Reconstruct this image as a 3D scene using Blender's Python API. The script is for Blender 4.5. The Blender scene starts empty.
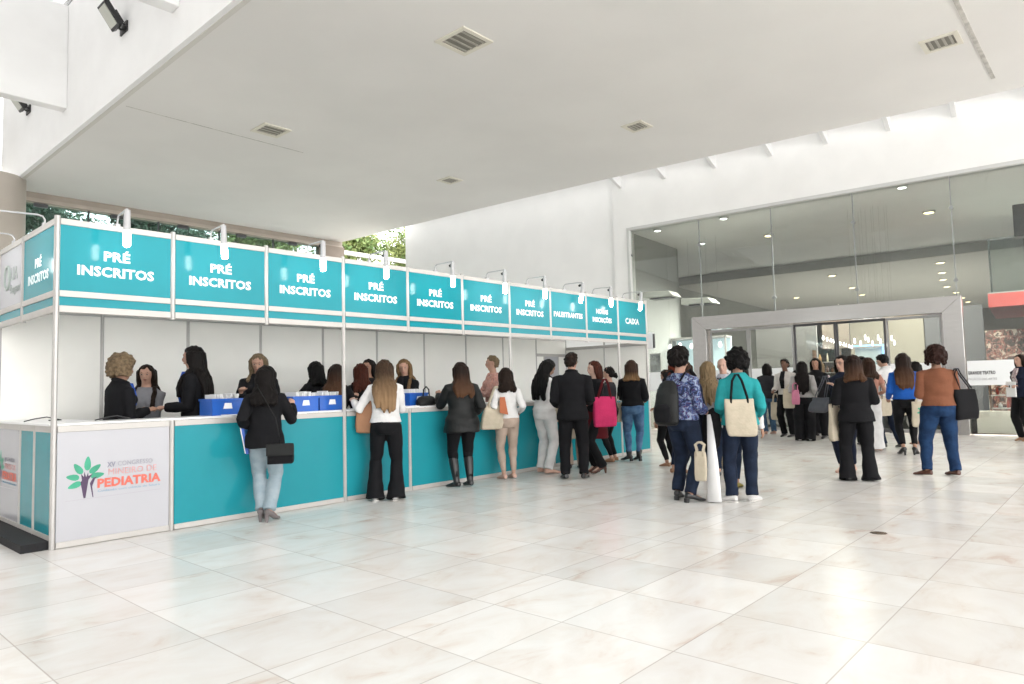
import bpy, bmesh, math, random
import numpy as np
from mathutils import Vector, Matrix
random.seed(7); RNG = np.random.default_rng(7)
R = math.radians
scn = bpy.context.scene
COL = scn.collection
# ------------------------------------------------------------------ materials
MATS = {}
def mat(name, color=(.8,.8,.8), rough=.5, metal=0., noise=0., nscale=20., bump=0., bscale=60., emit=None, estr=0., spec=.5, color2=None, coat=0., stretch=(1,1,1)):
    if name in MATS: return MATS[name]
    m = bpy.data.materials.new(name); m.use_nodes = True
    nt = m.node_tree; N = nt.nodes; L = nt.links
    b = N['Principled BSDF']
    b.inputs['Base Color'].default_value = (*color, 1)
    b.inputs['Roughness'].default_value = rough
    b.inputs['Metallic'].default_value = metal
    b.inputs['Specular IOR Level'].default_value = spec
    b.inputs['Coat Weight'].default_value = coat
    b.inputs['Coat Roughness'].default_value = .05
    tc = N.new('ShaderNodeTexCoord'); mp = N.new('ShaderNodeMapping')
    mp.inputs['Scale'].default_value = stretch
    L.new(tc.outputs['Object'], mp.inputs['Vector'])
    c2 = color2 if color2 else tuple(min(1, c*(1-noise)) for c in color)
    if noise > 0 or color2:
        n = N.new('ShaderNodeTexNoise'); n.inputs['Scale'].default_value = nscale; n.inputs['Detail'].default_value = 4
        L.new(mp.outputs[0], n.inputs['Vector'])
        cr = N.new('ShaderNodeValToRGB'); cr.color_ramp.elements[0].position = .38; cr.color_ramp.elements[1].position = .62
        cr.color_ramp.elements[0].color = (*c2, 1); cr.color_ramp.elements[1].color = (*color, 1)
        L.new(n.outputs['Fac'], cr.inputs[0]); L.new(cr.outputs[0], b.inputs['Base Color'])
    if bump > 0:
        n2 = N.new('ShaderNodeTexNoise'); n2.inputs['Scale'].default_value = bscale; n2.inputs['Detail'].default_value = 3
        L.new(mp.outputs[0], n2.inputs['Vector'])
        bp = N.new('ShaderNodeBump'); bp.inputs['Strength'].default_value = bump; bp.inputs['Distance'].default_value = .01
        L.new(n2.outputs['Fac'], bp.inputs['Height']); L.new(bp.outputs[0], b.inputs['Normal'])
    if emit:
        b.inputs['Emission Color'].default_value = (*emit, 1); b.inputs['Emission Strength'].default_value = estr
    MATS[name] = m
    return m
def cloth(name, c, rough=.85, noise=.12, **k): return mat('cloth_'+name, c, rough, noise=noise, nscale=9, bump=.35, bscale=45, spec=.2, **k)
def hairm(name, c, tip=None):
    key = 'hair_'+name
    if key in MATS: return MATS[key]
    m = mat(key, c, .55, noise=.5, nscale=14, bump=.5, bscale=30, spec=.12, stretch=(9,9,.7) if 'curly' not in name else (2.5,2.5,2.5))
    if tip:
        nt = m.node_tree; N = nt.nodes; L = nt.links; b = N['Principled BSDF']
        src = b.inputs['Base Color'].links[0].from_socket
        tc = N.new('ShaderNodeTexCoord'); sx = N.new('ShaderNodeSeparateXYZ'); L.new(tc.outputs['Object'], sx.inputs[0])
        mr = N.new('ShaderNodeMapRange'); mr.inputs['From Min'].default_value = 1.52; mr.inputs['From Max'].default_value = 1.2
        L.new(sx.outputs['Z'], mr.inputs['Value'])
        mx = N.new('ShaderNodeMix'); mx.data_type = 'RGBA'; L.new(mr.outputs[0], mx.inputs[0]); L.new(src, mx.inputs[6]); mx.inputs[7].default_value = (*tip, 1)
        L.new(mx.outputs[2], b.inputs['Base Color'])
    return m
def patterned(name, cols, scale=22):
    key = 'pattern_'+name
    if key in MATS: return MATS[key]
    m = mat(key, cols[0], .8, bump=.3, bscale=40)
    nt = m.node_tree; N = nt.nodes; L = nt.links
    tc = N.new('ShaderNodeTexCoord'); v = N.new('ShaderNodeTexNoise'); v.inputs['Scale'].default_value = scale; v.inputs['Detail'].default_value = 2
    v.inputs['Distortion'].default_value = 1.2
    L.new(tc.outputs['Object'], v.inputs['Vector'])
    cr = N.new('ShaderNodeValToRGB'); cr.color_ramp.interpolation = 'CONSTANT'
    e = cr.color_ramp.elements; k = len(cols)
    e[0].color = (*cols[0], 1); e[0].position = 0
    e[1].color = (*cols[1], 1); e[1].position = .42
    for i in range(2, k):
        x = e.new(.42 + .2*(i-1)/(k-1)); x.color = (*cols[i], 1)
    L.new(v.outputs['Fac'], cr.inputs[0]); L.new(cr.outputs[0], N['Principled BSDF'].inputs['Base Color'])
    return m
# ------------------------------------------------------------------ object helpers
def tag(o, label=None, cat=None, group=None, kind=None):
    if label: o['label'] = label
    if cat: o['category'] = cat
    if group: o['group'] = group
    if kind: o['kind'] = kind
    return o
def empty(name, loc=(0,0,0), rz=0., label=None, cat=None, group=None):
    o = bpy.data.objects.new(name, None); COL.objects.link(o); o.empty_display_size = .1
    o.location = loc; o.rotation_euler = (0,0,rz)
    return tag(o, label, cat, group)
class Acc:
    def __init__(s): s.V = []; s.F = []; s.n = 0
    def add(s, V, F):
        V = np.asarray(V, float).reshape(-1,3); s.V.append(V)
        s.F += [tuple(i+s.n for i in f) for f in F]; s.n += len(V); return s
    def box(s, a, b):
        x0,y0,z0 = a; x1,y1,z1 = b
        V = [(x0,y0,z0),(x1,y0,z0),(x1,y1,z0),(x0,y1,z0),(x0,y0,z1),(x1,y0,z1),(x1,y1,z1),(x0,y1,z1)]
        return s.add(V, [(0,3,2,1),(4,5,6,7),(0,1,5,4),(1,2,6,5),(2,3,7,6),(3,0,4,7)])
    def obox(s, c, ax, ay, az):   # centre and three half-axis vectors
        c, ax, ay, az = map(lambda q: np.array(q, float), (c, ax, ay, az))
        V = [c+i*ax+j*ay+k*az for k in (-1,1) for (i,j) in ((-1,-1),(1,-1),(1,1),(-1,1))]
        return s.add(V, [(0,3,2,1),(4,5,6,7),(0,1,5,4),(1,2,6,5),(2,3,7,6),(3,0,4,7)])
    def loft(s, rings):
        n = len(rings[0]); V = np.concatenate(rings); F = []
        for i in range(len(rings)-1):
            for j in range(n):
                k = (j+1) % n; F.append((i*n+j, i*n+k, (i+1)*n+k, (i+1)*n+j))
        F.append(tuple(reversed(range(n)))); F.append(tuple((len(rings)-1)*n+j for j in range(n)))
        return s.add(V, F)
    def stack(s, rows, n=20):      # rows of (z, rx, ry, xo, yo)
        t = np.linspace(0, 2*math.pi, n, endpoint=False)
        return s.loft([np.stack([r[3]+r[1]*np.cos(t), r[4]+r[2]*np.sin(t), np.full(n, r[0])], 1) for r in rows])
    def tube(s, pts, rad, n=10, flat=None, hint=(0,0,1)):
        pts = [np.array(p, float) for p in pts]
        if not hasattr(rad, '__len__'): rad = [rad]*len(pts)
        rings = []; u = None; t = np.linspace(0, 2*math.pi, n, endpoint=False)
        for i, p in enumerate(pts):
            d = pts[min(i+1, len(pts)-1)] - pts[max(i-1, 0)]; d = d/(np.linalg.norm(d)+1e-9)
            if u is None:
                h = np.array(hint, float)
                if abs(h@d) > .95: h = np.array((1.,0,0)) if abs(d[0]) < .9 else np.array((0,1.,0))
                u = h
            u = u - d*(u@d); u = u/(np.linalg.norm(u)+1e-9); w = np.cross(d, u)
            fl = flat if flat else 1.
            rings.append(p + rad[i]*(np.outer(np.cos(t), w) + fl*np.outer(np.sin(t), u)))
        return s.loft(rings)
    def ell(s, c, r, n=14, m=9):
        rows = []
        for i in range(1, m):
            a = -math.pi/2 + math.pi*i/m
            rows.append((c[2]+r[2]*math.sin(a), r[0]*math.cos(a), r[1]*math.cos(a), c[0], c[1]))
        return s.stack(rows, n)
    def cyl(s, p0, p1, r0, r1=None, n=16):
        return s.tube([p0, p1], [r0, r1 if r1 is not None else r0], n)
def build(name, acc, m, parent=None, smooth=False, bevel=0., loc=None):
    me = bpy.data.meshes.new(name)
    V = np.concatenate(acc.V)
    me.from_pydata(V.tolist(), [], acc.F); me.update()
    me.materials.append(m)
    if smooth: me.polygons.foreach_set('use_smooth', [True]*len(me.polygons))
    o = bpy.data.objects.new(name, me); COL.objects.link(o)
    if parent: o.parent = parent
    if loc is not None: o.location = loc
    if bevel:
        b = o.modifiers.new('bevel', 'BEVEL'); b.width = bevel; b.segments = 2; b.limit_method = 'ANGLE'
    return o
def struct(name, acc, m, parent=None, **k):
    o = build(name, acc, m, parent, **k)
    if parent is None: o['kind'] = 'structure'
    return o
BAKE = []      # objects whose surface is grown by remesh, finished in one pass at the end
def blob(name, acc, m, parent, voxel=.01, smooth=3, fold=None):
    o = build(name, acc, m, parent)
    r = o.modifiers.new('remesh', 'REMESH'); r.mode = 'VOXEL'; r.voxel_size = voxel
    if smooth:
        s = o.modifiers.new('smooth', 'SMOOTH'); s.iterations = smooth; s.factor = .6
    BAKE.append((o, fold)); return o
def bake_all():
    bpy.context.view_layer.update()
    dg = bpy.context.evaluated_depsgraph_get()
    done = [(o, f, bpy.data.meshes.new_from_object(o.evaluated_get(dg), depsgraph=dg)) for o, f in BAKE]
    for o, f, me in done:
        old = o.data; nm = old.name; o.modifiers.clear(); m = old.materials[0]
        o.data = me; bpy.data.meshes.remove(old); me.name = nm
        if not len(me.materials): me.materials.append(m)
        n = len(me.vertices)
        if f:
            amp, kx, kz, seed = f
            co = np.empty(n*3, np.float32); me.vertices.foreach_get('co', co); co = co.reshape(-1,3)
            no = np.empty(n*3, np.float32); me.vertex_normals.foreach_get('vector', no); no = no.reshape(-1,3)
            rg = np.random.default_rng(seed); d = np.zeros(n)
            for i in range(7):
                a = rg.uniform(0, 2*math.pi); k = rg.uniform(.5, 1.6)
                kk = np.array([kx*k*math.cos(a), kx*k*math.sin(a), kz*rg.uniform(-1, 1)])
                d += np.sin(co@kk + rg.uniform(0, 6.28) + 1.3*np.sin(co[:,2]*kz*.7+i))
            co = co + no*(amp*d/2.6)[:,None]
            me.vertices.foreach_set('co', co.astype(np.float32).ravel())
        me.polygons.foreach_set('use_smooth', [True]*len(me.polygons)); me.update()
def text(name, s, size, m, parent, loc, rot, bold=0., align='CENTER', width=None, ext=.001, line=1.0):
    c = bpy.data.curves.new(name, 'FONT'); c.body = s; c.size = size; c.align_x = align; c.align_y = 'CENTER'
    c.extrude = ext; c.offset = bold; c.space_line = line; c.resolution_u = 2; c.space_character = 1.04
    t = bpy.data.objects.new(name, c); COL.objects.link(t); bpy.context.view_layer.update()
    me = bpy.data.meshes.new_from_object(t.evaluated_get(bpy.context.evaluated_depsgraph_get())); bpy.data.objects.remove(t)
    n = len(me.vertices); co = np.empty(n*3, np.float32); me.vertices.foreach_get('co', co); co = co.reshape(-1,3)
    if width: co[:,0] *= width/(co[:,0].max()-co[:,0].min())
    co[:,1] -= (co[:,1].max()+co[:,1].min())/2
    if align == 'CENTER': co[:,0] -= (co[:,0].max()+co[:,0].min())/2
    else: co[:,0] -= co[:,0].min()
    me.vertices.foreach_set('co', co.ravel()); me.materials.clear(); me.materials.append(m); me.update(); me.name = name
    o = bpy.data.objects.new(name, me); COL.objects.link(o); o.parent = parent
    o.location = loc; o.rotation_euler = rot
    return o
# ------------------------------------------------------------------ camera
CAM = np.array((-1.8523, -7.0772, 1.3083))
yaw, pit, rol = R(41.86), R(3.72), R(-1.44)
Fv = Vector((math.cos(yaw)*math.cos(pit), math.sin(yaw)*math.cos(pit), math.sin(pit)))
R0 = Vector((math.sin(yaw), -math.cos(yaw), 0)); U0 = R0.cross(Fv)
Rv = R0*math.cos(rol) + U0*math.sin(rol); Uv = U0*math.cos(rol) - R0*math.sin(rol)
cd = bpy.data.cameras.new('camera'); cam = bpy.data.objects.new('camera', cd); COL.objects.link(cam)
cam.matrix_world = Matrix(((Rv.x, Uv.x, -Fv.x, CAM[0]), (Rv.y, Uv.y, -Fv.y, CAM[1]), (Rv.z, Uv.z, -Fv.z, CAM[2]), (0,0,0,1)))
cd.sensor_width = 36; cd.lens = 36*692.7/1024; cd.clip_end = 300
scn.camera = cam
scn.view_settings.view_transform = 'Standard'; scn.view_settings.look = 'None'
scn.view_settings.gamma = 1; scn.view_settings.use_curve_mapping = False
scn.view_settings.exposure = 0.92
# ------------------------------------------------------------------ world
w = bpy.data.worlds.new('sky'); scn.world = w; w.use_nodes = True
bg = w.node_tree.nodes['Background']; bg.inputs[0].default_value = (1.,.99,.975,1); bg.inputs[1].default_value = SKY = 2.9
# ------------------------------------------------------------------ shared materials
M_white = mat('white_paint', (.90,.90,.895), .7, noise=.03, nscale=1.5)
M_ceil = mat('ceiling_plaster', (.80,.785,.76), .85, noise=.05, nscale=.35, bump=.05, bscale=4)
M_alu = mat('satin_aluminium', (.47,.455,.44), .42, .35, noise=.06, nscale=8)
M_aluw = mat('pale_aluminium', (.50,.48,.455), .45, .15, noise=.04, nscale=8)
M_teal = mat('turquoise_panel', (.018,.255,.305), .12, noise=.03, nscale=3, spec=.12)
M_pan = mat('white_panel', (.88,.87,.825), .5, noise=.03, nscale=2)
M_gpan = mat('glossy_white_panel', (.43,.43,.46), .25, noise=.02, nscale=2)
M_txt = mat('white_lettering', (.88,.88,.90), .5)
M_black = mat('black_plastic', (.02,.02,.022), .4, noise=.2, nscale=30)
M_steel = mat('brushed_steel', (.47,.46,.45), .24, .85, noise=.07, nscale=3, stretch=(1,1,10))
M_dark = mat('dark_mullion', (.07,.07,.075), .4, .3)
def glass(name, tint=(.95,.98,.97), refl=1.):
    if name in MATS: return MATS[name]
    m = bpy.data.materials.new(name); m.use_nodes = True; nt = m.node_tree; N = nt.nodes; L = nt.links
    N.remove(N['Principled BSDF']); out = N['Material Output']
    t = N.new('ShaderNodeBsdfTransparent'); t.inputs[0].default_value = (*tint, 1)
    g = N.new('ShaderNodeBsdfGlossy'); g.inputs['Roughness'].default_value = .01; g.inputs[0].default_value = (refl,)*3+(1,)
    f = N.new('ShaderNodeFresnel'); f.inputs[0].default_value = 1.5
    mx = N.new('ShaderNodeMixShader'); L.new(f.outputs[0], mx.inputs[0]); L.new(t.outputs[0], mx.inputs[1]); L.new(g.outputs[0], mx.inputs[2])
    L.new(mx.outputs[0], out.inputs[0]); MATS[name] = m; return m
M_glass = glass('clear_glass', (.82,.86,.85))
# floor marble
def floor_mat():
    m = bpy.data.materials.new('marble_tiles'); m.use_nodes = True; nt = m.node_tree; N = nt.nodes; L = nt.links
    b = N['Principled BSDF']; tc = N.new('ShaderNodeTexCoord'); sp = N.new('ShaderNodeSeparateXYZ'); L.new(tc.outputs['Object'], sp.inputs[0])
    def M(op, a, bb=None, c=None):
        n = N.new('ShaderNodeMath'); n.operation = op
        for i, v in enumerate((a, bb, c)):
            if v is None: continue
            if isinstance(v, (int, float)): n.inputs[i].default_value = v
            else: L.new(v, n.inputs[i])
        return n.outputs[0]
    T = .69
    u = M('DIVIDE', M('SUBTRACT', sp.outputs['X'], .548), T); v = M('DIVIDE', M('SUBTRACT', sp.outputs['Y'], -4.626), T)
    fu, fv = M('FLOOR', u), M('FLOOR', v)
    du = M('ABSOLUTE', M('SUBTRACT', M('FRACT', M('ADD', u, .5)), .5)); dv = M('ABSOLUTE', M('SUBTRACT', M('FRACT', M('ADD', v, .5)), .5))
    d = M('MINIMUM', du, dv)
    ds = M('DIVIDE', M('ABSOLUTE', M('SUBTRACT', sp.outputs['Y'], -4.115)), T)
    d = M('MINIMUM', d, ds)
    gr = M('SUBTRACT', 1., M('MULTIPLY', M('SUBTRACT', d, .0022), 200.)); 
    grc = N.new('ShaderNodeClamp'); L.new(gr, grc.inputs[0])
    cx = N.new('ShaderNodeCombineXYZ'); L.new(fu, cx.inputs[0]); L.new(fv, cx.inputs[1])
    wn = N.new('ShaderNodeTexWhiteNoise'); wn.noise_dimensions = '2D'; L.new(cx.outputs[0], wn.inputs['Vector'])
    # each tile has its own piece of marble
    off = N.new('ShaderNodeVectorMath'); off.operation = 'MULTIPLY_ADD'; L.new(wn.outputs['Color'], off.inputs[0]); off.inputs[1].default_value = (7,7,7); L.new(tc.outputs['Object'], off.inputs[2])
    mp = N.new('ShaderNodeMapping'); mp.inputs['Scale'].default_value = (1., 1.6, 1); mp.inputs['Rotation'].default_value = (0,0,.5); L.new(off.outputs[0], mp.inputs[0])
    n1 = N.new('ShaderNodeTexNoise'); n1.inputs['Scale'].default_value = 2.2; n1.inputs['Detail'].default_value = 6; n1.inputs['Roughness'].default_value = .6; n1.inputs['Distortion'].default_value = .7
    L.new(mp.outputs[0], n1.inputs['Vector'])
    cr = N.new('ShaderNodeValToRGB'); e = cr.color_ramp.elements
    e[0].position = .28; e[0].color = (.66,.545,.48,1); e[1].position = .5; e[1].color = (.79,.765,.735,1)
    x = e.new(.38); x.color = (.755,.71,.665,1); x = e.new(.75); x.color = (.83,.825,.81,1)
    L.new(n1.outputs['Fac'], cr.inputs[0])
    tone = M('MULTIPLY_ADD', wn.outputs['Value'], .13, .87)
    hs = N.new('ShaderNodeVectorMath'); hs.operation = 'SCALE'; L.new(cr.outputs[0], hs.inputs[0]); L.new(tone, hs.inputs['Scale'])
    mx = N.new('ShaderNodeMix'); mx.data_type = 'RGBA'; L.new(M('MULTIPLY', grc.outputs[0], .62), mx.inputs[0]); L.new(hs.outputs[0], mx.inputs[6]); mx.inputs[7].default_value = (.33,.28,.24,1)
    # the chipped dark spot beside one joint
    vd = N.new('ShaderNodeVectorMath'); vd.operation = 'DISTANCE'; L.new(tc.outputs['Object'], vd.inputs[0]); vd.inputs[1].default_value = (4.62,-5.38,0)
    spot = M('LESS_THAN', M('ADD', vd.outputs['Value'], M('MULTIPLY', n1.outputs['Fac'], .05)), .085)
    mx2 = N.new('ShaderNodeMix'); mx2.data_type = 'RGBA'; L.new(spot, mx2.inputs[0]); L.new(mx.outputs[2], mx2.inputs[6]); mx2.inputs[7].default_value = (.12,.09,.06,1)
    L.new(mx2.outputs[2], b.inputs['Base Color'])
    n3 = N.new('ShaderNodeTexNoise'); n3.inputs['Scale'].default_value = 3.; n3.inputs['Detail'].default_value = 3; L.new(tc.outputs['Object'], n3.inputs['Vector'])
    L.new(M('MULTIPLY_ADD', n3.outputs['Fac'], .12, .17), b.inputs['Roughness'])
    b.inputs['Specular IOR Level'].default_value = .38
    return m
struct('floor', Acc().box((-30,-26,-.2),(30,16.7,0)), floor_mat())
# ------------------------------------------------------------------ right wall frame: s along wall, z up, d into the foyer behind
W0 = np.array([16.35,-5.6,0]); W1 = np.array([15.5,4.0,0]); we = (W1-W0)/np.linalg.norm(W1-W0); wn_ = np.array([we[1],-we[0],0])
def W(s, z, d=0.): return W0 + we*s + wn_*d + np.array((0,0,z))
def wbox(acc, s0, s1, z0, z1, d0, d1):
    return acc.obox((W(s0,z0,d0)+W(s1,z1,d1))/2, we*(s1-s0)/2, wn_*(d1-d0)/2, (0,0,(z1-z0)/2))
WA = math.atan2(we[1], we[0])
# ------------------------------------------------------------------ ceiling slab, skylight, walls
ZS = 7.3
acc = Acc()
top = [(3.08,-17),(16.95,-17),(16.6,-14),(15.9,-5.8),(14.86,4.2),(14.5,9.2),(14.15,16.8),(3.08,16.8)]
n = len(top)
acc.add([(x,y,ZS) for x,y in top]+[(x,y,ZS+.4) for x,y in top], [tuple(range(n))[::-1], tuple(range(n,2*n))]+[(i,(i+1)%n,(i+1)%n+n,i+n) for i in range(n)])
slab = struct('ceiling', acc, M_ceil)
# skylight zone: white fascia, deep white beams
a = Acc(); a.box((2.98,-26,ZS-.02),(3.08,16.8,10.6)); struct('wall_skylight_fascia', a, M_white)
for i, y in enumerate((-13.6,-7.5,-1.4,4.7,10.8,16.9)):
    struct('trim_%d' % (i+1), Acc().box((-13,y,7.95),(2.98,y+.32,10.4)), M_white, bevel=.02)
for i, y in enumerate((1.7,7.9,14.0)):
    struct('trim_%d' % (i+20), Acc().box((-13,y,9.75),(2.98,y+.14,10.4)), M_white)
sg = bpy.data.materials.new('grey_dimming_pane'); sg.use_nodes = True; nt_ = sg.node_tree; nt_.nodes.remove(nt_.nodes['Principled BSDF'])
tb = nt_.nodes.new('ShaderNodeBsdfTransparent'); tb.inputs[0].default_value = (.48,.48,.48,1); nt_.links.new(tb.outputs[0], nt_.nodes['Material Output'].inputs[0])
struct('window_50', Acc().box((-13,-17,10.42),(2.98,16.9,10.45)), sg)  # roof pane added and greyed to dim the light from the skylight
a = Acc(); a.add([(x,y,z) for z in (7.72,7.74) for x,y in ((16.7,-14),(15.6,-5.8),(14.7,4.2),(14.1,13.),(15.2,13.1),(15.9,4.3),(16.7,-5.7),(17.6,-14))], [tuple(range(8))[::-1],tuple(range(8,16))]+[(i,(i+1)%8,(i+1)%8+8,i+8) for i in range(8)])
struct('window_51', a, glass('slit_dimming_pane', (.8,.8,.8)))  # unseen pane added over the slit to soften its glare on the floor
struct('wall_left', Acc().box((-13.3,-26,0),(-13,17,10.6)), M_white)
struct('wall_back_left', Acc().box((-13,16.9,0),(1.2,17.2,7.9)), M_white)
# thin sealant line and joints on the slab
M_seam = mat('ceiling_joint', (.60,.58,.54), .9, noise=.3, nscale=6)
struct('trim_30', Acc().box((3.3,8.06,ZS-.004),(7.4,8.09,ZS)), M_seam)
struct('trim_31', Acc().box((8.0,-5.35,ZS-.014),(14.9,-5.28,ZS)), M_seam)
struct('trim_32', Acc().box((3.075,-26,ZS-.03),(3.16,16.3,ZS)), mat('ceiling_edge', (.66,.64,.6), .8))
# ------------------------------------------------------------------ right wall
a = Acc(); wbox(a, -22, 9.45, 5.9, 7.75, 0, .35); wbox(a, 9.45, 9.9, 0, 7.75, 0, .35); struct('wall_right', a, M_white)
a = Acc(); wbox(a, 9.9, 18.8, 0, 7.75, .12, .5); struct('wall_right_rear', a, mat('white_paint_wall', (.93,.93,.93), .75, noise=.03, nscale=1.2))
a = Acc(); wbox(a, -22, 9.46, 5.82, 5.9, -.03, .3); wbox(a, 9.38, 9.46, 0, 5.85, -.03, .3); struct('trim_40', a, mat('grey_reveal', (.62,.63,.62), .5))
# brackets holding the slab edge off the wall
M_br = mat('bracket_paint', (.78,.78,.78), .6)
for i, px in enumerate((9.62, 8.22, 6.75, 5.25, 3.9, 2.52, 1.2, -.2, -1.6)):
    a = Acc(); c = W(px, 7.33, 0)
    q = we*.05; d0 = W(px, 7.45, 0); d1 = W(px, 7.45, -.75)
    a.add([d0-q, d0+q, d1-q, d1+q, d0-q-np.array((0,0,.32)), d0+q-np.array((0,0,.32)), d1-q-np.array((0,0,.1)), d1+q-np.array((0,0,.1))],
          [(0,1,3,2),(4,6,7,5),(0,4,5,1),(2,3,7,6),(0,2,6,4),(1,5,7,3)])
    struct('trim_%d' % (50+i), a, M_br)
# glass panes and joints
joints = [-6.5, -4.55, -2.6, -.6, 1.38, 3.4, 5.35, 7.3, 9.4]
for i in range(len(joints)-1):
    s0, s1 = joints[i], joints[i+1]
    if i == 0: pass
    a = Acc(); zb = 0.06
    inside = s0 >= 1.3 and s1 <= 7.4
    wbox(a, s0+.006, s1-.006, 2.95 if inside else zb, 5.84, .1, .112)
    struct('window_%d' % (i+1), a, M_glass)
    a = Acc(); wbox(a, s1-.012, s1+.012, 0 if not inside else 2.95, 5.84, .09, .13)
    for z in (1.75, 3.45, 5.1):
        if z > 2.95 or not inside:
            p = W(s1, z, .1); a.cyl(p-wn_*.05, p+wn_*.05, .045, .045, 10)
    struct('trim_%d' % (70+i), a, mat('glass_joint', (.30,.32,.32), .4, .2))
# ------------------------------------------------------------------ stainless portal and doors
a = Acc()
def prism(acc, quad, d0, d1):
    P = [W(s,z,d0) for s,z in quad] + [W(s,z,d1) for s,z in quad]
    acc.add(P, [(0,1,2,3),(7,6,5,4),(0,4,5,1),(1,5,6,2),(2,6,7,3),(3,7,4,0)])
pt = empty('portal_frame', W(4.45,0), WA, 'brushed stainless steel portal frame around the glass doors of the foyer', 'door frame')
def local(acc, root):   # world coordinates -> the root's frame
    c, s_ = math.cos(-root.rotation_euler.z), math.sin(-root.rotation_euler.z); L0 = np.array(root.location)
    for i, V in enumerate(acc.V):
        q = V - L0; acc.V[i] = np.stack([q[:,0]*c - q[:,1]*s_, q[:,0]*s_ + q[:,1]*c, q[:,2]], 1)
    return acc
a = Acc(); prism(a, [(7.57,0),(7.57,3.1),(7.18,2.74),(7.18,0)], -.02, .40); build('post', local(a, pt), M_steel, pt, bevel=.006)
a = Acc(); prism(a, [(1.68,0),(1.68,2.74),(1.3,3.1),(1.3,0)], -.02, .40); build('post', local(a, pt), M_steel, pt, bevel=.006)
a = Acc(); prism(a, [(7.57,3.1),(1.3,3.1),(1.68,2.74),(7.18,2.74)], -.02, .40); build('lintel', local(a, pt), M_steel, pt, bevel=.006)
# door leaves inside the portal
dj = [7.15, 6.1, 4.95, 3.95, 2.85, 1.71]
for i in range(5):
    s1, s0 = dj[i], dj[i+1]
    a = Acc(); wbox(a, s0+.05, s1-.05, .1, 2.66, .2, .212); g = struct('door_%d' % (i+1), a, M_glass)
    a = Acc(); wbox(a, s0+.005, s0+.05, .0, 2.72, .18, .235); wbox(a, s1-.05, s1-.005, 0, 2.72, .18, .235); wbox(a, s0+.05, s1-.05, 2.66, 2.72, .18, .235); wbox(a, s0+.05, s1-.05, .01, .1, .18, .235)
    build('door_frame', a, M_dark if i in (2,3) else mat('door_frame_steel', (.35,.35,.35), .35, .7), g)
    if i in (1,2):
        a = Acc(); sh = s1-.1 if i == 2 else s0+.1
        a.tube([W(sh,.8,.2), W(sh,.85,.13), W(sh,1.45,.13), W(sh,1.5,.2)], .014, 8); build('door_handle', a, M_steel, g, smooth=True)
# frosted white banner strip on the glass
M_ban = mat('banner_white', (.84,.86,.87), .55, emit=None)
def banner(s0, s1, d, label, txt=None, z0=1.09, z1=1.63):
    t = empty('glass_banner', W((s0+s1)/2, z0, d), WA, label, 'banner', 'white banner strips on the glass front')
    a = Acc(); wbox(a, s0, s1, z0, z1, d-.006, d); build('sheet', local(a, t), M_ban, t)
    if txt:
        gm = mat('grey_lettering', (.16,.16,.17), .6)
        text('lettering', 'GRANDE TEATRO', .10, gm, t, (.68, .012, .275), (R(90),0,R(180)), .004, width=.50)
        text('lettering', 'PALÁCIO DAS ARTES', .075, mat('pale_grey_lettering', (.42,.42,.43), .6), t, (.67, .012, .145), (R(90),0,R(180)), .0, width=.52)
    return t
banner(-.6, 1.28, .09, 'white banner strip with grey lettering GRANDE TEATRO on the glass right of the portal', True)
banner(-4.5, -.62, .09, 'white banner strip on the glass at the far right edge')
banner(7.62, 9.36, .09, 'white banner strip on the glass between the stand and the portal')
banner(5.0, 7.08, .19, 'white banner strip on the glass doors at the left inside the portal')
banner(1.76, 3.9, .19, 'white banner strip on the glass doors at the right inside the portal')
# ------------------------------------------------------------------ foyer behind the glass
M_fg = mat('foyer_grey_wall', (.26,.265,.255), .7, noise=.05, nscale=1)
M_fc = mat('foyer_ceiling', (.80,.80,.79), .8, noise=.04, nscale=1)
a = Acc(); wbox(a, -12, 14, -.2, .0, .36, 41); struct('floor_foyer', a, mat('foyer_floor', (.62,.61,.60), .2, noise=.1, nscale=2))
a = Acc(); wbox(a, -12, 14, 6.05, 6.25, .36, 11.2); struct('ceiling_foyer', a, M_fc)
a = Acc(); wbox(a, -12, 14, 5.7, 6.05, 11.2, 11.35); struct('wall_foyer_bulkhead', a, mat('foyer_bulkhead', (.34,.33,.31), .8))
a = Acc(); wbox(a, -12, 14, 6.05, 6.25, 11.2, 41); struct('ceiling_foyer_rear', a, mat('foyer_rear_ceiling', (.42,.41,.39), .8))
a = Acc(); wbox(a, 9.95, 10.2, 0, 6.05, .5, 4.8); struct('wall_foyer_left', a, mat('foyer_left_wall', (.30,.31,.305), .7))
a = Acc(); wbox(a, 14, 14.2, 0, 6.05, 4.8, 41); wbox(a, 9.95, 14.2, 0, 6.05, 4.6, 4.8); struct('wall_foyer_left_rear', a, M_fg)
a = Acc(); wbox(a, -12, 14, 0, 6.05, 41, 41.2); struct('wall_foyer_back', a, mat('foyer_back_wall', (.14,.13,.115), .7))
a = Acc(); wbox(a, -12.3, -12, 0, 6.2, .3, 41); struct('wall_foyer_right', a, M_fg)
M_fgrey = mat('foyer_partition_grey', (.24,.235,.23), .6, noise=.04, nscale=1)
a = Acc(); wbox(a, 5.06, 6.78, 0, 3.22, 3.0, 3.12); struct('wall_foyer_partition', a, M_fgrey)
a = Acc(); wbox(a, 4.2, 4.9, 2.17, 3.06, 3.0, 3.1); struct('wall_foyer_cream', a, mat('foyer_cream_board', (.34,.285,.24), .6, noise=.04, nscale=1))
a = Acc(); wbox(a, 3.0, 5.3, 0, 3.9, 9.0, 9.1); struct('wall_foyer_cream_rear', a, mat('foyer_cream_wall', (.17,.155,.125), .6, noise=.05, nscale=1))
a = Acc(); wbox(a, 1.3, 2.95, 0, 3.6, 8.8, 9.0); struct('wall_foyer_dark', a, mat('foyer_dark_wall', (.06,.06,.065), .6))
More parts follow.
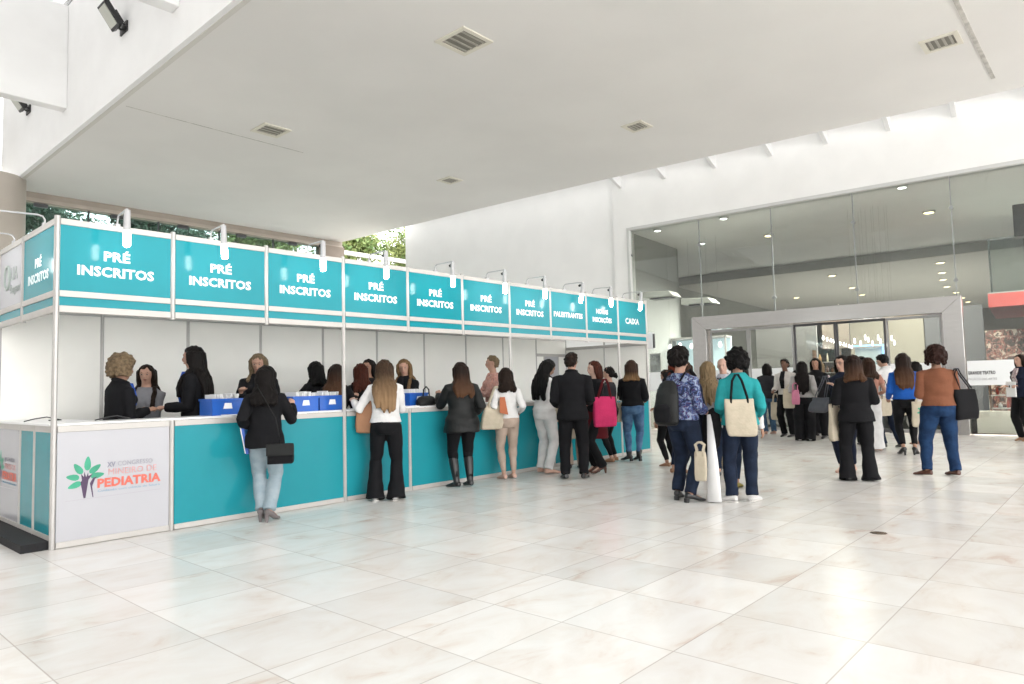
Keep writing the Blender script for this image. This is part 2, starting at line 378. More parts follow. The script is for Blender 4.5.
a = Acc(); wbox(a, -1.2, 1.2, .0, .5, .7, .85); struct('wall_foyer_low_right', a, mat('foyer_low_wall', (.52,.49,.44), .7))
a = Acc(); wbox(a, 7.6, 9.4, .0, .5, .7, .85); struct('wall_foyer_low_left', a, MATS['foyer_low_wall'])
# red mezzanine edge with a glass balustrade
a = Acc(); wbox(a, -7.5, .92, 3.02, 3.36, 3.0, 7.5); a2 = Acc(); wbox(a2, -7.5, .92, 3.36, 3.39, 3.0, 7.5); struct('added_mezzanine_cover', a2, M_fg)  # grey top cover added to keep red light from bouncing upward
struct('trim_90', a, mat('red_soffit', (.40,.07,.065), .6, noise=.05, nscale=2))
a = Acc(); wbox(a, -7.5, .85, 3.395, 4.72, 3.04, 3.06); struct('window_20', a, M_glass)
a = Acc(); wbox(a, -7.5, .87, 4.72, 4.77, 3.03, 3.07)
for s in (.83, .1, -.9, -2.1): wbox(a, s-.02, s+.02, 3.395, 4.72, 3.07, 3.1)
struct('trim_91', a, M_steel)
# lit vitrine at the left of the foyer
M_lit = mat('vitrine_light', (.55,.68,.72), .5, emit=(.62,.80,.88), estr=.25)
vt = empty('lit_display_case', W(9.3,0,4.0), WA, 'lit bluish white display case standing in the foyer left of the portal', 'display case')
a = Acc(); wbox(a, 8.0, 9.9, 1.0, 2.8, 4.3, 4.35); build('back_panel', local(a, vt), M_lit, vt)
a = Acc(); wbox(a, 8.0, 9.9, .0, 1.0, 3.8, 4.3); build('base', local(a, vt), mat('case_base', (.5,.52,.52), .5), vt)
a = Acc()
for s in (8.0, 8.9, 9.85): wbox(a, s, s+.05, 1.0, 2.8, 3.8, 3.85)
wbox(a, 8.0, 9.9, 2.75, 2.82, 3.8, 4.3); build('frame', local(a, vt), M_alu, vt)
M_bulb = mat('lit_bulb', (1,1,1), .3, emit=(1,.98,.93), estr=3.)
M_warm = mat('warm_lamp_glass', (1,.9,.7), .3, emit=(1,.78,.42), estr=3.5)
for i, s in enumerate((9.75, 9.4, 9.0, 8.4, 8.05)):
    p = W(s, 2.50 + .04*(i % 2), 3.4)
    t = empty('pendant_lamp', p, 0, ['small pendant bulb nearest the stand in the foyer display', 'second small pendant bulb from the stand in the foyer display', 'middle small pendant bulb before the foyer display', 'fourth small pendant bulb from the stand in the foyer display', 'small pendant bulb of the display seen through the portal'][i], 'lamp', 'pendant bulbs by the lit display case')
    a = Acc(); a.stack([(-.09,.01,.01,0,0),(-.07,.05,.05,0,0),(0,.06,.06,0,0),(.07,.035,.035,0,0),(.09,.02,.02,0,0)], 12); build('bulb', a, M_bulb, t, smooth=True)
    a = Acc(); a.cyl((0,0,.09),(0,0,3.53),.002,.002,5); build('cord', a, M_black, t)
# poster stand left
t = empty('framed_poster', W(9.1,1.55,.7), WA, 'dark framed poster hanging beside the end of the stand', 'poster')
a = Acc(); wbox(a, 8.86, 9.22, 1.62, 2.2, .7, .73); build('frame', local(a, t), M_alu, t)
a = Acc(); wbox(a, 8.89, 9.19, 1.65, 2.17, .69, .7); build('picture', local(a, t), mat('poster_picture', (.07,.075,.08), .4, color2=(.28,.29,.3), nscale=4), t)
# chandelier of small bulbs
for i, (s, z) in enumerate(((4.02,2.35),(3.90,2.28),(3.80,2.44),(3.68,2.36),(3.60,2.26),(3.48,2.42),(3.38,2.3),(3.27,2.2),(3.15,2.38),(3.05,2.24))):
    t = empty('hanging_bulb', W(s, z, 2.8+.15*(i % 3)), 0, 'narrow lit bulb of the hanging cluster seen through the portal doors', 'lamp', 'cluster of hanging bulbs inside the portal')
    a = Acc(); a.stack([(-.07,.010,.010,0,0),(-.045,.022,.022,0,0),(.035,.019,.019,0,0),(.07,.010,.010,0,0)], 10); build('bulb', a, M_bulb, t, smooth=True)
    a = Acc(); a.cyl((0,0,.06),(0,0,6.04-z),.0015,.0015,5); build('cord', a, M_black, t)
t = empty('light_sign', W(3.8,1.6,3.3), WA, 'blue glowing light strip sign bent at a corner inside the foyer', 'sign')
a = Acc(); wbox(a, 3.42, 4.32, 2.2, 2.24, 3.25, 3.29); wbox(a, 3.38, 3.42, 1.8, 2.24, 3.25, 3.29); build('light_tube', local(a, t), mat('blue_tube', (.3,.6,1), .3, emit=(.10,.38,1), estr=1.1), t)
a = Acc(); wbox(a, 3.42, 4.12, 1.5, 2.16, 3.3, 3.34); build('board', local(a, t), mat('sign_board', (.42,.50,.52), .3), t)
# shelves with goods
M_wood = mat('dark_wood', (.16,.09,.055), .5, noise=.3, nscale=6)
def shelf(s0, s1, zs, d, label, cols, item):
    t = empty('display_shelf', W((s0+s1)/2, 0, d), WA, label, 'shelf')
    a = Acc()
    for z in zs: wbox(a, s0, s1, z-.025, z, d, d+.35)
    build('shelf_board', local(a, t), M_alu, t)
    a = Acc(); wbox(a, s0, s0+.03, 0, zs[-1]+.35, d, d+.35); wbox(a, s1-.03, s1, 0, zs[-1]+.35, d, d+.35); build('side_panel', local(a, t), M_wood, t)
    rr = random.Random(int(s0*100)); s = s0+.08
    for z in zs:
        s = s0+.1
        while s < s1-.1:
            hh = rr.uniform(.12,.24); ww = rr.uniform(.05,.1); c = rr.randrange(len(cols))
            a = Acc(); a.stack([(0,ww/2,ww/2,0,0),(hh*.6,ww/2,ww/2,0,0),(hh*.8,ww/5,ww/5,0,0),(hh,ww/5,ww/5,0,0)], 8)
            o = build(item, a, mat('goods_%s' % cols[c][0], cols[c][1], .4), smooth=True); o.location = W(s, z+.001, d+.15)
            tag(o, '%s jar standing on the %s' % (cols[c][0], label.split(' with')[0]), 'jar', 'jars on the ' + label.split(' with')[0])
            s += ww + rr.uniform(.05,.16)
    return t
shelf(-.35, .95, (.55,.85,1.15), 1.1, 'low shop shelf behind the glass at the right with small goods', (('white',(.7,.7,.7)),('brown',(.2,.1,.06)),('green',(.08,.2,.1)),('red',(.35,.06,.04))), 'jar')
shelf(4.4, 5.1, (1.2,1.5,1.8), 2.6, 'wooden shop shelf seen between the portal doors with small goods', (('amber',(.4,.24,.1)),('brown',(.2,.12,.07)),('cream',(.6,.55,.42))), 'jar')
# cafe behind the right glass: counter, chairs
t = empty('cafe_counter', W(-.6,0,6.), WA, 'dark red cafe counter deep in the foyer at the right', 'counter')
a = Acc(); wbox(a, -4, .75, 0, 1.1, 6.0, 6.5); build('front', local(a, t), mat('cafe_front', (.20,.035,.03), .5, noise=.2, nscale=2), t)
a = Acc(); wbox(a, -4.1, .8, 1.1, 1.16, 5.9, 6.6); build('worktop', local(a, t), M_steel, t)
t = empty('back_bar', W(-2,0,8.), WA, 'tall shelf of coloured goods behind the cafe counter', 'shelf')
a = Acc(); wbox(a, -6, 1.25, 0, 2.7, 8.0, 8.3); build('panel', local(a, t), patterned('cafe', [(.03,.02,.018),(.06,.02,.018),(.22,.13,.10),(.17,.03,.025),(.03,.045,.035),(.36,.29,.24)], 5.), t)
# ceiling lamps in the foyer (measured positions)
def ray_hit(px, py, ax, v):
    d = np.array(Fv) + (px-512)/692.7*np.array(Rv) + (342-py)/692.7*np.array(Uv)
    return CAM + d*(v-CAM[ax])/d[ax]
def lamp(p, zc, warm, label, grp, r=.11):
    t = empty('foyer_downlight', (p[0],p[1],zc), 0, label, 'lamp', grp)
    a = Acc(); a.stack([(-.05,r*1.25,r*1.25,0,0),(0,r*1.35,r*1.35,0,0)], 20); build('ring', a, M_aluw, t)
    a = Acc(); a.stack([(-.065,r*.6,r*.6,0,0),(-.05,r,r,0,0)], 16); build('lamp_glass', a, M_warm if warm else M_bulb, t)
LAMPS = [(14.6+x, y) for x, y in ()]
for (s, d, wm, lb) in ((9.12,1.39,0,'small white downlight in the foyer ceiling nearest the left end'),(7.0,1.27,0,'small white downlight in the foyer ceiling above the portal left post'),
        (8.84,4.3,0,'small white downlight deeper in the foyer ceiling at the left'),(2.45,1.17,0,'small white downlight just behind the top of the glass at the right'),
        (6.72,4.63,1,'warm round downlight in the foyer ceiling above the portal'),(2.24,4.7,1,'warm round downlight in the foyer ceiling above the portal right side')):
    lamp(W(s,0,d), 6.05, wm, lb, 'downlights in the high foyer ceiling', .13 if wm else .1)
LOWL = ((7.43,11.75),(7.18,15.67),(7.36,21.),(7.56,24.8),(10.7,23.2),(2.92,15.3),(3.15,18.6),(3.35,21.3),(3.46,24.6),(3.3,28.),(3.26,31.5),(3.15,34.5),(2.96,38.))
for (s, d) in LOWL: lamp(W(s,0,d), 6.05, 1, 'warm downlight in the rear ceiling of the foyer', 'downlights in the rear foyer ceiling', .15)
def point(p, watts, col=(1,.93,.82), r=.45):
    l = bpy.data.lights.new('foyer_fill', 'SPOT'); l.spot_size = R(150); l.spot_blend = .5; l.energy = watts; l.color = col; l.shadow_soft_size = r
    o = bpy.data.objects.new('foyer_fill', l); COL.objects.link(o); o.location = p; return o
for (s, d) in ((7.6,2.0),(6.6,4.6),(4.4,2.2),(2.24,4.7),(-1.5,1.5),(3.2,7.5),(7.4,9.),(3.1,15.3),(7.2,15.7),(3.3,24),(7.4,24.),(3,34)): point(W(s,5.5,d), 250 if d < 2.1 and s > 5 else 1250)  # spots added to brighten the foyer; several sit away from any downlight
# two long white air units on the foyer side wall
for i, (s, z, d) in enumerate(((8.75,3.82,.4),(8.05,3.66,1.6))):
    t = empty('air_curtain', W(s,z,d), WA, ('long white wall unit jutting out above the end of the stand','second long white wall unit deeper in the foyer')[i], 'air curtain')
    a = Acc(); P = [(s-.5,z),(s+.5,z+.02),(s+.5,z+.2),(s-.35,z+.16)]; prism(a, P, d, d+.6)
    build('housing', local(a, t), mat('unit_white', (.62,.62,.58), .4), t, bevel=.02)
    a = Acc(); wbox(a, s-.35, s+.3, z-.03, z, d+.1, d+.5); build('grille', local(a, t), M_black, t)
# dark loudspeaker box high at the right
t = empty('loudspeaker', W(.1,4.9,1.5), WA, 'dark box loudspeaker hanging high behind the glass at the right edge', 'speaker')
a = Acc(); wbox(a, -.45, .28, 4.5, 5.25, 1.5, 1.9); build('cabinet', local(a, t), M_black, t, bevel=.02)
a = Acc(); a.cyl(W(-.1,5.25,1.7), W(-.1,6.05,1.7), .02); build('hanger', local(a, t), M_steel, t)
# ------------------------------------------------------------------ glazing at the back, column, trees
struct('trim_95', Acc().box((-1,16.35,7.02),(14.2,16.75,ZS-.002)), mat('beige_beam', (.40,.35,.30), .8, noise=.1, nscale=2))
struct('trim_96', Acc().box((3.1,16.30,7.02),(14.2,16.349,7.12)), mat('beige_beam_lower', (.48,.42,.36), .8, noise=.1, nscale=2))
struct('trim_97', Acc().box((13.2,16.0,0),(14.05,16.7,7.0)), mat('brown_pier', (.30,.25,.21), .8, noise=.1, nscale=2))
for i in range(5):
    x0 = 3.1+2.04*i
    struct('window_%d' % (30+i), Acc().box((x0+.02,16.48,0),(x0+2.02,16.5,7.0)), glass('tinted_glass', (.62,.72,.72)))
    struct('trim_%d' % (100+i), Acc().box((x0-.02,16.46,0),(x0+.02,16.54,7.02)).box((x0+.6,16.4,6.9),(x0+.95,16.5,7.0)), M_dark)
t = empty('round_column', (2.5,15.5,0), 0, 'thick round beige column under the far left corner of the ceiling slab', 'column')
t['kind'] = 'structure'
a = Acc(); a.stack([(0,.78,.78,0,0),(7.3,.78,.78,0,0)], 40); build('shaft', a, mat('beige_column', (.52,.47,.41), .6, noise=.05, nscale=1), t, smooth=False)
for p_ in t.children: 
    for f_ in p_.data.polygons: f_.use_smooth = len(f_.vertices) == 4
# outside rail and opening right of the pier
struct('trim_110', Acc().box((14.1,17.2,7.03),(20,17.35,7.2)).box((14.1,17.2,6.75),(20,17.3,6.85)), mat('outer_rail', (.55,.54,.50), .7))
struct('floor_outside', Acc().box((-40,16.7,-.25),(60,70,-.05)), mat('outside_ground', (.16,.17,.12), .9, noise=.3, nscale=1))
M_leaf = mat('leaves', (.10,.17,.045), .6, color2=(.30,.34,.12), nscale=1.2)
M_leafd = mat('dark_leaves', (.035,.075,.05), .6, color2=(.09,.15,.09), nscale=1.5)
M_bark = mat('bark', (.12,.09,.06), .9, noise=.3, nscale=8)
def tree(x, y, h, r, m, seed, label, n=2600, zc=None):
    rg = np.random.default_rng(seed); t = empty('leafy_tree', (x,y,-.05), 0, label, 'tree', 'trees beyond the glazing')
    zc = zc or h-r*.8
    c = rg.normal(size=(26,3)); c /= np.linalg.norm(c,axis=1)[:,None]; c = c*np.array((r,r,r*.8))*rg.uniform(.3,.9,(26,1)) + np.array((0,0,zc))
    V = []; Fc = []
    pc = c[rg.integers(0,26,n)] + rg.normal(size=(n,3))*r*.19
    for i in range(n):
        u = rg.normal(size=3); u /= np.linalg.norm(u); v = np.cross(u, rg.normal(size=3)); v /= np.linalg.norm(v)+1e-9
        q = pc[i]; L_ = rg.uniform(.08,.16); V += [q-u*L_, q+v*L_*.45, q+u*L_, q-v*L_*.45]; Fc.append((4*i,4*i+1,4*i+2,4*i+3))
    build('foliage', Acc().add(V, Fc), m, t)
    a = Acc(); a.tube([(0,0,0),(.1,.05,h*.3),(-.05,.1,zc)], [.2,.15,.06], 8)
    for j in range(5): a.tube([(0,.05,zc*.75), tuple(c[j]*.6+np.array((0,0,zc*.4))), tuple(c[j])], [.08,.05,.02], 6)
    build('trunk', a, M_bark, t, smooth=True)
for (x, y, h, r, m, sd_, zc, n_, lb) in ((4.0,20.4,10.2,1.5,M_leafd,1,7.9,3200,'dark bluish green tree behind the glazing beside the round column'),(8.3,20.4,10.2,1.5,M_leafd,2,7.8,3200,'dark tree behind the glazing above the second header panel'),
        (12.7,20.4,10.3,1.5,M_leaf,3,8.0,3000,'yellow green tree behind the glazing above the third header panel'),(17.3,20.6,11.,1.6,M_leaf,4,8.3,3800,'pale leafy tree beyond the pier at the slab corner'),
        (22.0,21.6,11.2,1.6,M_leaf,5,8.7,3000,'light green tree filling the gap beside the white wall'),
        (2.4,26.,11.,1.6,M_leafd,6,8.2,3000,'taller dark tree standing behind the bluish green one near the column'),(7.2,26.,11.,1.6,M_leafd,7,8.4,3200,'taller dark tree in the second row beyond the glazing'),
        (12.2,26.2,11.,1.6,M_leafd,8,8.3,3200,'dark tree behind the yellow green tree beyond the glazing'),(17.4,27,12.,1.7,M_leaf,9,9.0,3000,'tall pale tree in the rear row beyond the pier')):
    tree(x, y, h, r, m, sd_, lb, n_, zc)
# ------------------------------------------------------------------ ceiling vents and floodlights
for i, (px, py, s_) in enumerate(((464,41,.36),(941,42,.30),(271,130,.33),(637,126,.27),(450,180,.27))):
    p = ray_hit(px, py, 2, ZS)
    t = empty('ceiling_vent', (p[0],p[1],ZS), 0, ['large square ceiling grille near the top centre of the view','square ceiling grille near the top right corner','small square grille in the slab above the first header panels','small square grille nearest the bright slit by the white wall','small square grille furthest back in the slab'][i], 'vent', 'square grilles in the ceiling slab')
    a = Acc()
    for (x0,y0,x1,y1) in ((-s_,-s_,s_,-s_+.08),(-s_,s_-.08,s_,s_),(-s_,-s_+.08,-s_+.08,s_-.08),(s_-.08,-s_+.08,s_,s_-.08)): a.box((x0,y0,-.025),(x1,y1,0))
    build('frame', a, mat('vent_frame', (.72,.69,.60), .6), t)
    a = Acc(); a.box((-s_+.08,-s_+.08,-.004),(s_-.08,s_-.08,0)); build('recess', a, mat('vent_dark', (.22,.21,.18), .7), t)
    a = Acc()
    for j in range(4): y = -s_+.14+j*(2*s_-.28)/3; a.box((-s_+.08,y-.02,-.02),(s_-.08,y+.02,-.008))
    build('slat', a, mat('vent_slat', (.40,.38,.33), .5), t)
for i, (y, z) in enumerate(((7.25,8.62),(14.0,8.95))):
    t = empty('floodlight', (2.98,y,z), 0, ('black floodlight on the white skylight face at the top left','black floodlight on the white face below the white beam')[i], 'floodlight', 'floodlights on the skylight face')
    a = Acc(); a.tube([(0,-.12,-.1),(-.14,-.12,-.05),(-.22,-.12,0)], .022, 8); a.tube([(0,.12,-.1),(-.14,.12,-.05),(-.22,.12,0)], .022, 8); a.box((-.03,-.18,-.2),(0,.18,.0)); build('bracket', a, M_black, t)
    c_, s_ = math.cos(R(35)), math.sin(R(35))
    ax = np.array((-s_,0,c_))*.24; ay = np.array((0,.20,0)); az = np.array((-c_,0,-s_))
    a = Acc(); a.obox(np.array((-.26,0,.06)), ax, ay, az*.05); build('housing', a, M_black, t, bevel=.015)
    a = Acc(); a.obox(np.array((-.26,0,.06))+az*.055, ax*.8, ay*.8, az*.006); build('lens', a, mat('flood_lens', (.55,.56,.5), .2), t)
    a = Acc(); a.obox(np.array((-.26,0,.06))-az*.08-ax*.3, ax*.5, ay*.6, az*.04); build('ballast', a, M_black, t)
# ------------------------------------------------------------------ registration stand
Z1, ZH = .07, 2.92
booth = empty('registration_stand', (0,0,0), 0, 'long turquoise and white registration stand with a header of lettered panels', 'stand')
build('platform', Acc().box((-.22,.03,0),(10.05,2.15,Z1)), mat('black_carpet', (.018,.018,.02), .95, noise=.3, nscale=40), booth)
def post(x, y, z0, z1, w_=.022, m=None, par=booth, nm='post'):
    a = Acc(); t = np.linspace(0,2*math.pi,8,endpoint=False)+math.pi/8
    P = np.stack([x+w_*1.08*np.cos(t), y+w_*1.08*np.sin(t)],1)
    a.loft([np.column_stack([P, np.full(8,z0)]), np.column_stack([P, np.full(8,z1)])])
    return build(nm, a, m or M_alu, par)
for k in range(11):
    full = k in (0,3,6,9,10)
    post(k, 0, 0 if full else 2.06, ZH+.02)
for k in (2,): 
    for x in range(11): post(x, 2.0, Z1, 2.36, .02, M_alu)
for y in (1.06,): post(0, y, 2.06, ZH)
post(0, 2.0, 0, ZH)
post(10, 1.0, Z1, 2.3, .02)
def rail(x0, x1, z0, z1, y=0., w_=.018, nm='rail'):
    return build(nm, Acc().box((x0,y-w_,z0),(x1,y+w_,z1)), M_aluw, booth, bevel=.003)
PANELS = ['PRÉ\nINSCRITOS']*7 + ['PALESTRANTES', 'NOVAS\nINSCRIÇÕES', 'CAIXA']
for k in range(10):
    x0, x1 = k+.022, k+.978
    rail(x0, x1, 2.865, 2.92); rail(x0, x1, 2.215, 2.27); rail(x0, x1, 2.075, 2.135)
    p = build('header_panel', Acc().box((x0,-.006,2.27),(x1,.006,2.865)), M_teal, booth)
    q = build('header_strip', Acc().box((x0,-.006,2.135),(x1,.006,2.215)), M_teal, booth)
    sz, wd_ = (.122,.66) if k < 7 else ((.115,.80) if k == 7 else (.115,.60) if k == 8 else (.15,.48))
    ls = PANELS[k].split('\n'); lh = .148 if k < 7 else .152
    for q, s_ in enumerate(ls):
        w2 = wd_ if (len(ls) == 1 or q == 1) else wd_*(.345 if k < 7 else .62)
        text('lettering', s_, sz, M_txt, p, (k+.49, -.0085, (2.50 if len(ls) == 1 else 2.545)+(lh*(.5-q)+(.012 if q == 0 and k < 7 else 0) if len(ls) > 1 else 0)), (R(90),0,0), .0042, width=w2)
# header on the short left side
for (y0, y1, kind) in ((.022,1.04,'t'),(1.08,1.98,'w')):
    for (z0,z1) in ((2.865,2.92),(2.215,2.27),(2.075,2.135)):
        build('rail', Acc().box((-.018,y0,z0),(.018,y1,z1)), M_aluw, booth, bevel=.003)
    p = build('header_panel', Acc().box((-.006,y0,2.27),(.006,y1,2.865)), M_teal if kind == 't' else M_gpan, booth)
    build('header_strip', Acc().box((-.006,y0,2.135),(.006,y1,2.215)), M_teal, booth)
    if kind == 't':
        text('lettering', 'PRÉ\nINSCRITOS', .12, mat('faint_lettering', (.75,.88,.9), .3), p, (-.0085,.54,2.53), (R(90),0,R(-90)), .004, width=.66, line=1.18)
    else:
        gl = mat('logo_grey', (.30,.34,.32), .5)
        text('lettering', 'UA', .2, gl, p, (-.0085,1.4,2.60), (R(90),0,R(-90)), .0, ext=.001)
        text('lettering', 'Viagens', .13, gl, p, (-.0085,1.37,2.43), (R(90),0,R(-90)), .0, ext=.001)
        a = Acc(); t_ = np.linspace(0,2*math.pi,28)
        ringo = [(-.008,1.66+.10*math.cos(q),2.58+.12*math.sin(q)) for q in t_]
        a.tube(ringo, .016, 6); a.ell((-.008,1.62,2.62),(.002,.05,.05)); build('logo', a, gl, p)
# back and side wall panels
for k in range(10):
    if k == 9: continue
    build('wall_panel', Acc().box((k+.02,1.99,Z1),(k+.98,2.01,2.26)), M_pan, booth)
    build('rail', Acc().box((k+.02,1.98,2.26),(k+.98,2.02,2.32)), M_alu, booth)
    build('wall_panel', Acc().box((k+.02,1.995,2.32),(k+.98,2.01,2.55)), M_pan, booth)
build('rail', Acc().box((9.02,1.98,2.26),(9.98,2.02,2.32)), M_alu, booth)
build('rail', Acc().box((9.02,1.98,1.92),(9.98,2.02,1.98)), M_alu, booth)
build('wall_panel', Acc().box((9.02,1.99,1.98),(9.98,2.01,2.26)), M_pan, booth)
for x in (9.25,9.72): post(x, 2.0, Z1, 1.93, .018)
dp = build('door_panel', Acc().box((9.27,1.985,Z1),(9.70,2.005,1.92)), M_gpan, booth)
build('door_handle', Acc().tube([(9.66,1.985,1.05),(9.66,1.94,1.05),(9.58,1.94,1.05)], .009, 8), M_steel, dp, smooth=True)
for (x0,x1) in ((9.02,9.23),(9.74,9.98)): build('wall_panel', Acc().box((x0,1.99,Z1),(x1,2.01,1.92)), M_pan, booth)
for (y0,y1) in ((.03,.98),(1.02,1.98)):
    build('wall_panel', Acc().box((9.99,y0,0),(10.01,y1,2.06)), M_pan, booth)
    build('rail', Acc().box((9.98,y0,2.06),(10.02,y1,2.12)), M_alu, booth)
# ---- counter
ZC = 1.084
ct = empty('registration_counter', (0,0,0), 0, 'white topped registration counter with turquoise front panels along the stand', 'counter')
cb = [(0,1,'logo'),(1,3,'t'),(3,4,'t'),(4,6,'t'),(6,7,'t'),(7,9,'t'),(9,10,'t')]
for (a0,a1,kk) in cb:
    x0, x1 = a0+.026, a1-.026
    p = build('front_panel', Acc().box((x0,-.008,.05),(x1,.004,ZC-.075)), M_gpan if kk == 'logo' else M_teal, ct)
    build('rail', Acc().box((x0,-.018,ZC-.075),(x1,.018,ZC-.02)), M_aluw, ct, bevel=.003)
    build('plinth', Acc().box((x0,-.018,.004),(x1,.018,.055)), M_aluw, ct, bevel=.003)
    if a1 not in (3,6,9,10): post(a1, 0, 0, ZC-.018, .021, M_aluw, ct)
    if kk == 'logo': logo_panel = p
a = Acc()
a.add([(-.03,.026,ZC-.018),(9.97,.026,ZC-.018),(9.97,.48,ZC-.018),(.5,.48,ZC-.018),(.5,1.97,ZC-.018),(-.03,1.97,ZC-.018),
       (-.03,.026,ZC),(9.97,.026,ZC),(9.97,.48,ZC),(.5,.48,ZC),(.5,1.97,ZC),(-.03,1.97,ZC)],
      [(5,4,3,2,1,0),(6,7,8,9,10,11)]+[(i,(i+1)%6,(i+1)%6+6,i+6) for i in range(6)])
build('worktop', a, mat('counter_top', (.80,.80,.80), .3, noise=.02, nscale=3), ct)
for (y0,y1,kk) in ((.028,.52,'t'),(.56,1.0,'t'),(1.04,1.97,'w')):
    p = build('side_panel', Acc().box((-.008,y0,.11),(.004,y1,ZC-.075)), M_teal if kk == 't' else M_gpan, ct)
    build('rail', Acc().box((-.018,y0,ZC-.075),(.018,y1,ZC-.02)), M_aluw, ct); build('plinth', Acc().box((-.018,y0,.075),(.018,y1,.115)), M_aluw, ct)
    if kk == 'w': side_logo = p
for y in (.54, 1.02): post(0, y, .073, ZC-.018, .02, M_aluw, ct)
# printed tree logo of the congress
def logo(par, M3, sc=1.):        # M3: maps (u, v) on the panel to a point; u to the right, v up
    def poly(name, pts, m, off=.0):
        V = [M3(u*sc, v*sc, off) for u, v in pts]; return build(name, Acc().add(V, [tuple(range(len(V)))]), m, par)
    gm = mat('logo_green', (.045,.36,.22), .5, color2=(.03,.27,.16), nscale=5); pm = mat('logo_purple', (.06,.03,.08), .5)
    def leafp(cx, cy, L_, wd, ang):
        P = []
        for i in range(12):
            t_ = i/12*2*math.pi; r_ = math.cos(t_); x = r_*L_; y = math.sin(t_)*wd*(1-.35*r_)
            P.append((cx+x*math.cos(ang)-y*math.sin(ang), cy+x*math.sin(ang)+y*math.cos(ang)))
        return P
    for (cx,cy,ang,L_) in ((-.115,-.01,200,.075),(-.135,.085,170,.07),(-.08,.18,125,.075),(.02,.235,88,.085),(.10,.165,38,.075),(.125,.085,8,.075)):
        poly('logo_leaf', leafp(cx, cy, L_, .035, R(ang)), gm, .001)
    poly('logo_trunk', [(-.02,-.17),(.0,-.17),(.03,.04),(.075,.11),(.03,.085),(.025,.13),(.005,.075),(-.015,.14),(-.02,.08),(-.05,.12),(-.04,.04),(-.055,.02)], pm, .0015)
    poly('logo_trunk', [(.075,-.17),(.085,-.17),(.07,-.04),(.10,.045),(.125,.07),(.08,.06),(.045,.0)], pm, .0015)
    poly('logo_line', [(-.21,-.187),(.85,-.170),(.85,-.165),(-.21,-.182)], mat('logo_line_grey', (.35,.33,.37), .5), .001)
Mf = lambda u, v, off: (.252+u, -.0085-off, .54+v)
logo(logo_panel, Mf, .756)
salm = mat('logo_salmon', (.62,.13,.09), .5); pink = mat('logo_pink', (.55,.28,.27), .5)
def lt(s, size, m, x, z, wd_, b_=0., par=logo_panel, side=False):
    text('lettering', s, size, m, par, (-.011, 2.03-x, z+.01) if side else (x, -.0115, z), (R(90),0,R(-90) if side else 0), b_, align='LEFT', width=wd_, ext=.0005)
for par, side in ((logo_panel, False), (side_logo, True)):
    lt('XV', .062, mat('logo_grey_text', (.22,.22,.28), .5), .425, .690, .07, .002, par, side); lt('CONGRESSO', .062, mat('logo_pale_text', (.28,.28,.32), .5), .515, .694, .305, 0, par, side)
    lt('MINEIRO DE', .082, pink, .437, .624, .42, 0, par, side); lt('PEDIATRIA', .108, salm, .347, .530, .548, .0045, par, side)
    lt('Cuidando com ciência do futuro', .030, mat('logo_blue_text', (.16,.30,.42), .5), .35, .462, .54, 0, par, side)
Ms = lambda u, v, off: (-.0085-off, 2.03-.252-u, .55+v)
logo(side_logo, Ms, .756)
# ---- arm spotlights on the header
M_holder = mat('white_lamp_holder', (.46,.46,.47), .35)
M_tube = mat('lit_tube', (1,1,1), .3, emit=(.97,1,.97), estr=24.)
NUM = ['first','second','third','fourth','fifth','sixth','seventh','eighth','ninth','last']
def spot(x, y, side, label, dx=-.06, tilt=0.):
    rz = 0 if not side else -math.pi/2
    t = empty('arm_spotlight', (x,y,ZH), rz, label, 'lamp', 'white arm spotlights clamped along the stand header')
    a = Acc(); a.tube([(0,0,0),(0,0,.05),(dx*.05,-.02,.08),(dx*.2,-.06,.09),(dx,-.42,.075)], .008, 8); a.box((-.02,-.02,-.02),(.02,.02,.02)); build('arm', a, M_holder, t, smooth=False)
    a = Acc(); a.cyl((dx-tilt*.6,-.42,.065),(dx,-.42,-.125),.026,.030,14); build('holder', a, M_holder, t)
    a = Acc(); a.cyl((dx,-.395,.03),(dx,-.365,.02),.02,.02,10); build('knob', a, M_black, t)
    a = Acc(); a.tube([(dx,-.42,-.125),(dx+tilt*.2,-.42,-.15),(dx+tilt*.9,-.42,-.255),(dx+tilt,-.42,-.27)], [.026,.030,.030,.018], 12); build('bulb', a, M_tube, t, smooth=True)
for k, (bx, tl_) in enumerate(((.431,0),(1.323,.01),(2.455,0),(3.33,0),(4.434,0),(5.455,0),(6.366,0),(7.324,-.05),(8.169,0),(9.143,-.04))):
    spot(bx+.06, 0, False, 'white arm spotlight with a lit tube above the %s header panel from the left' % NUM[k], -.06, tl_)
spot(0, .38, True, 'white arm spotlight reaching left from the short side of the stand', .0, .03)
spot(0, 1.45, True, 'white arm spotlight on the short side above the white sponsor panel', .0, .02)
# small white box at the end of the stand
t = empty('wall_speaker', (10.03,.0,2.0), 0, 'small black and white speaker mounted on the far end post of the stand', 'speaker')
build('housing', Acc().box((-.0,-.12,-.02),(.07,.02,.3)), mat('speaker_white', (.75,.75,.76), .4), t, bevel=.01)
build('grille', Acc().box((.0,-.135,.0),(.06,-.12,.28)), M_black, t)
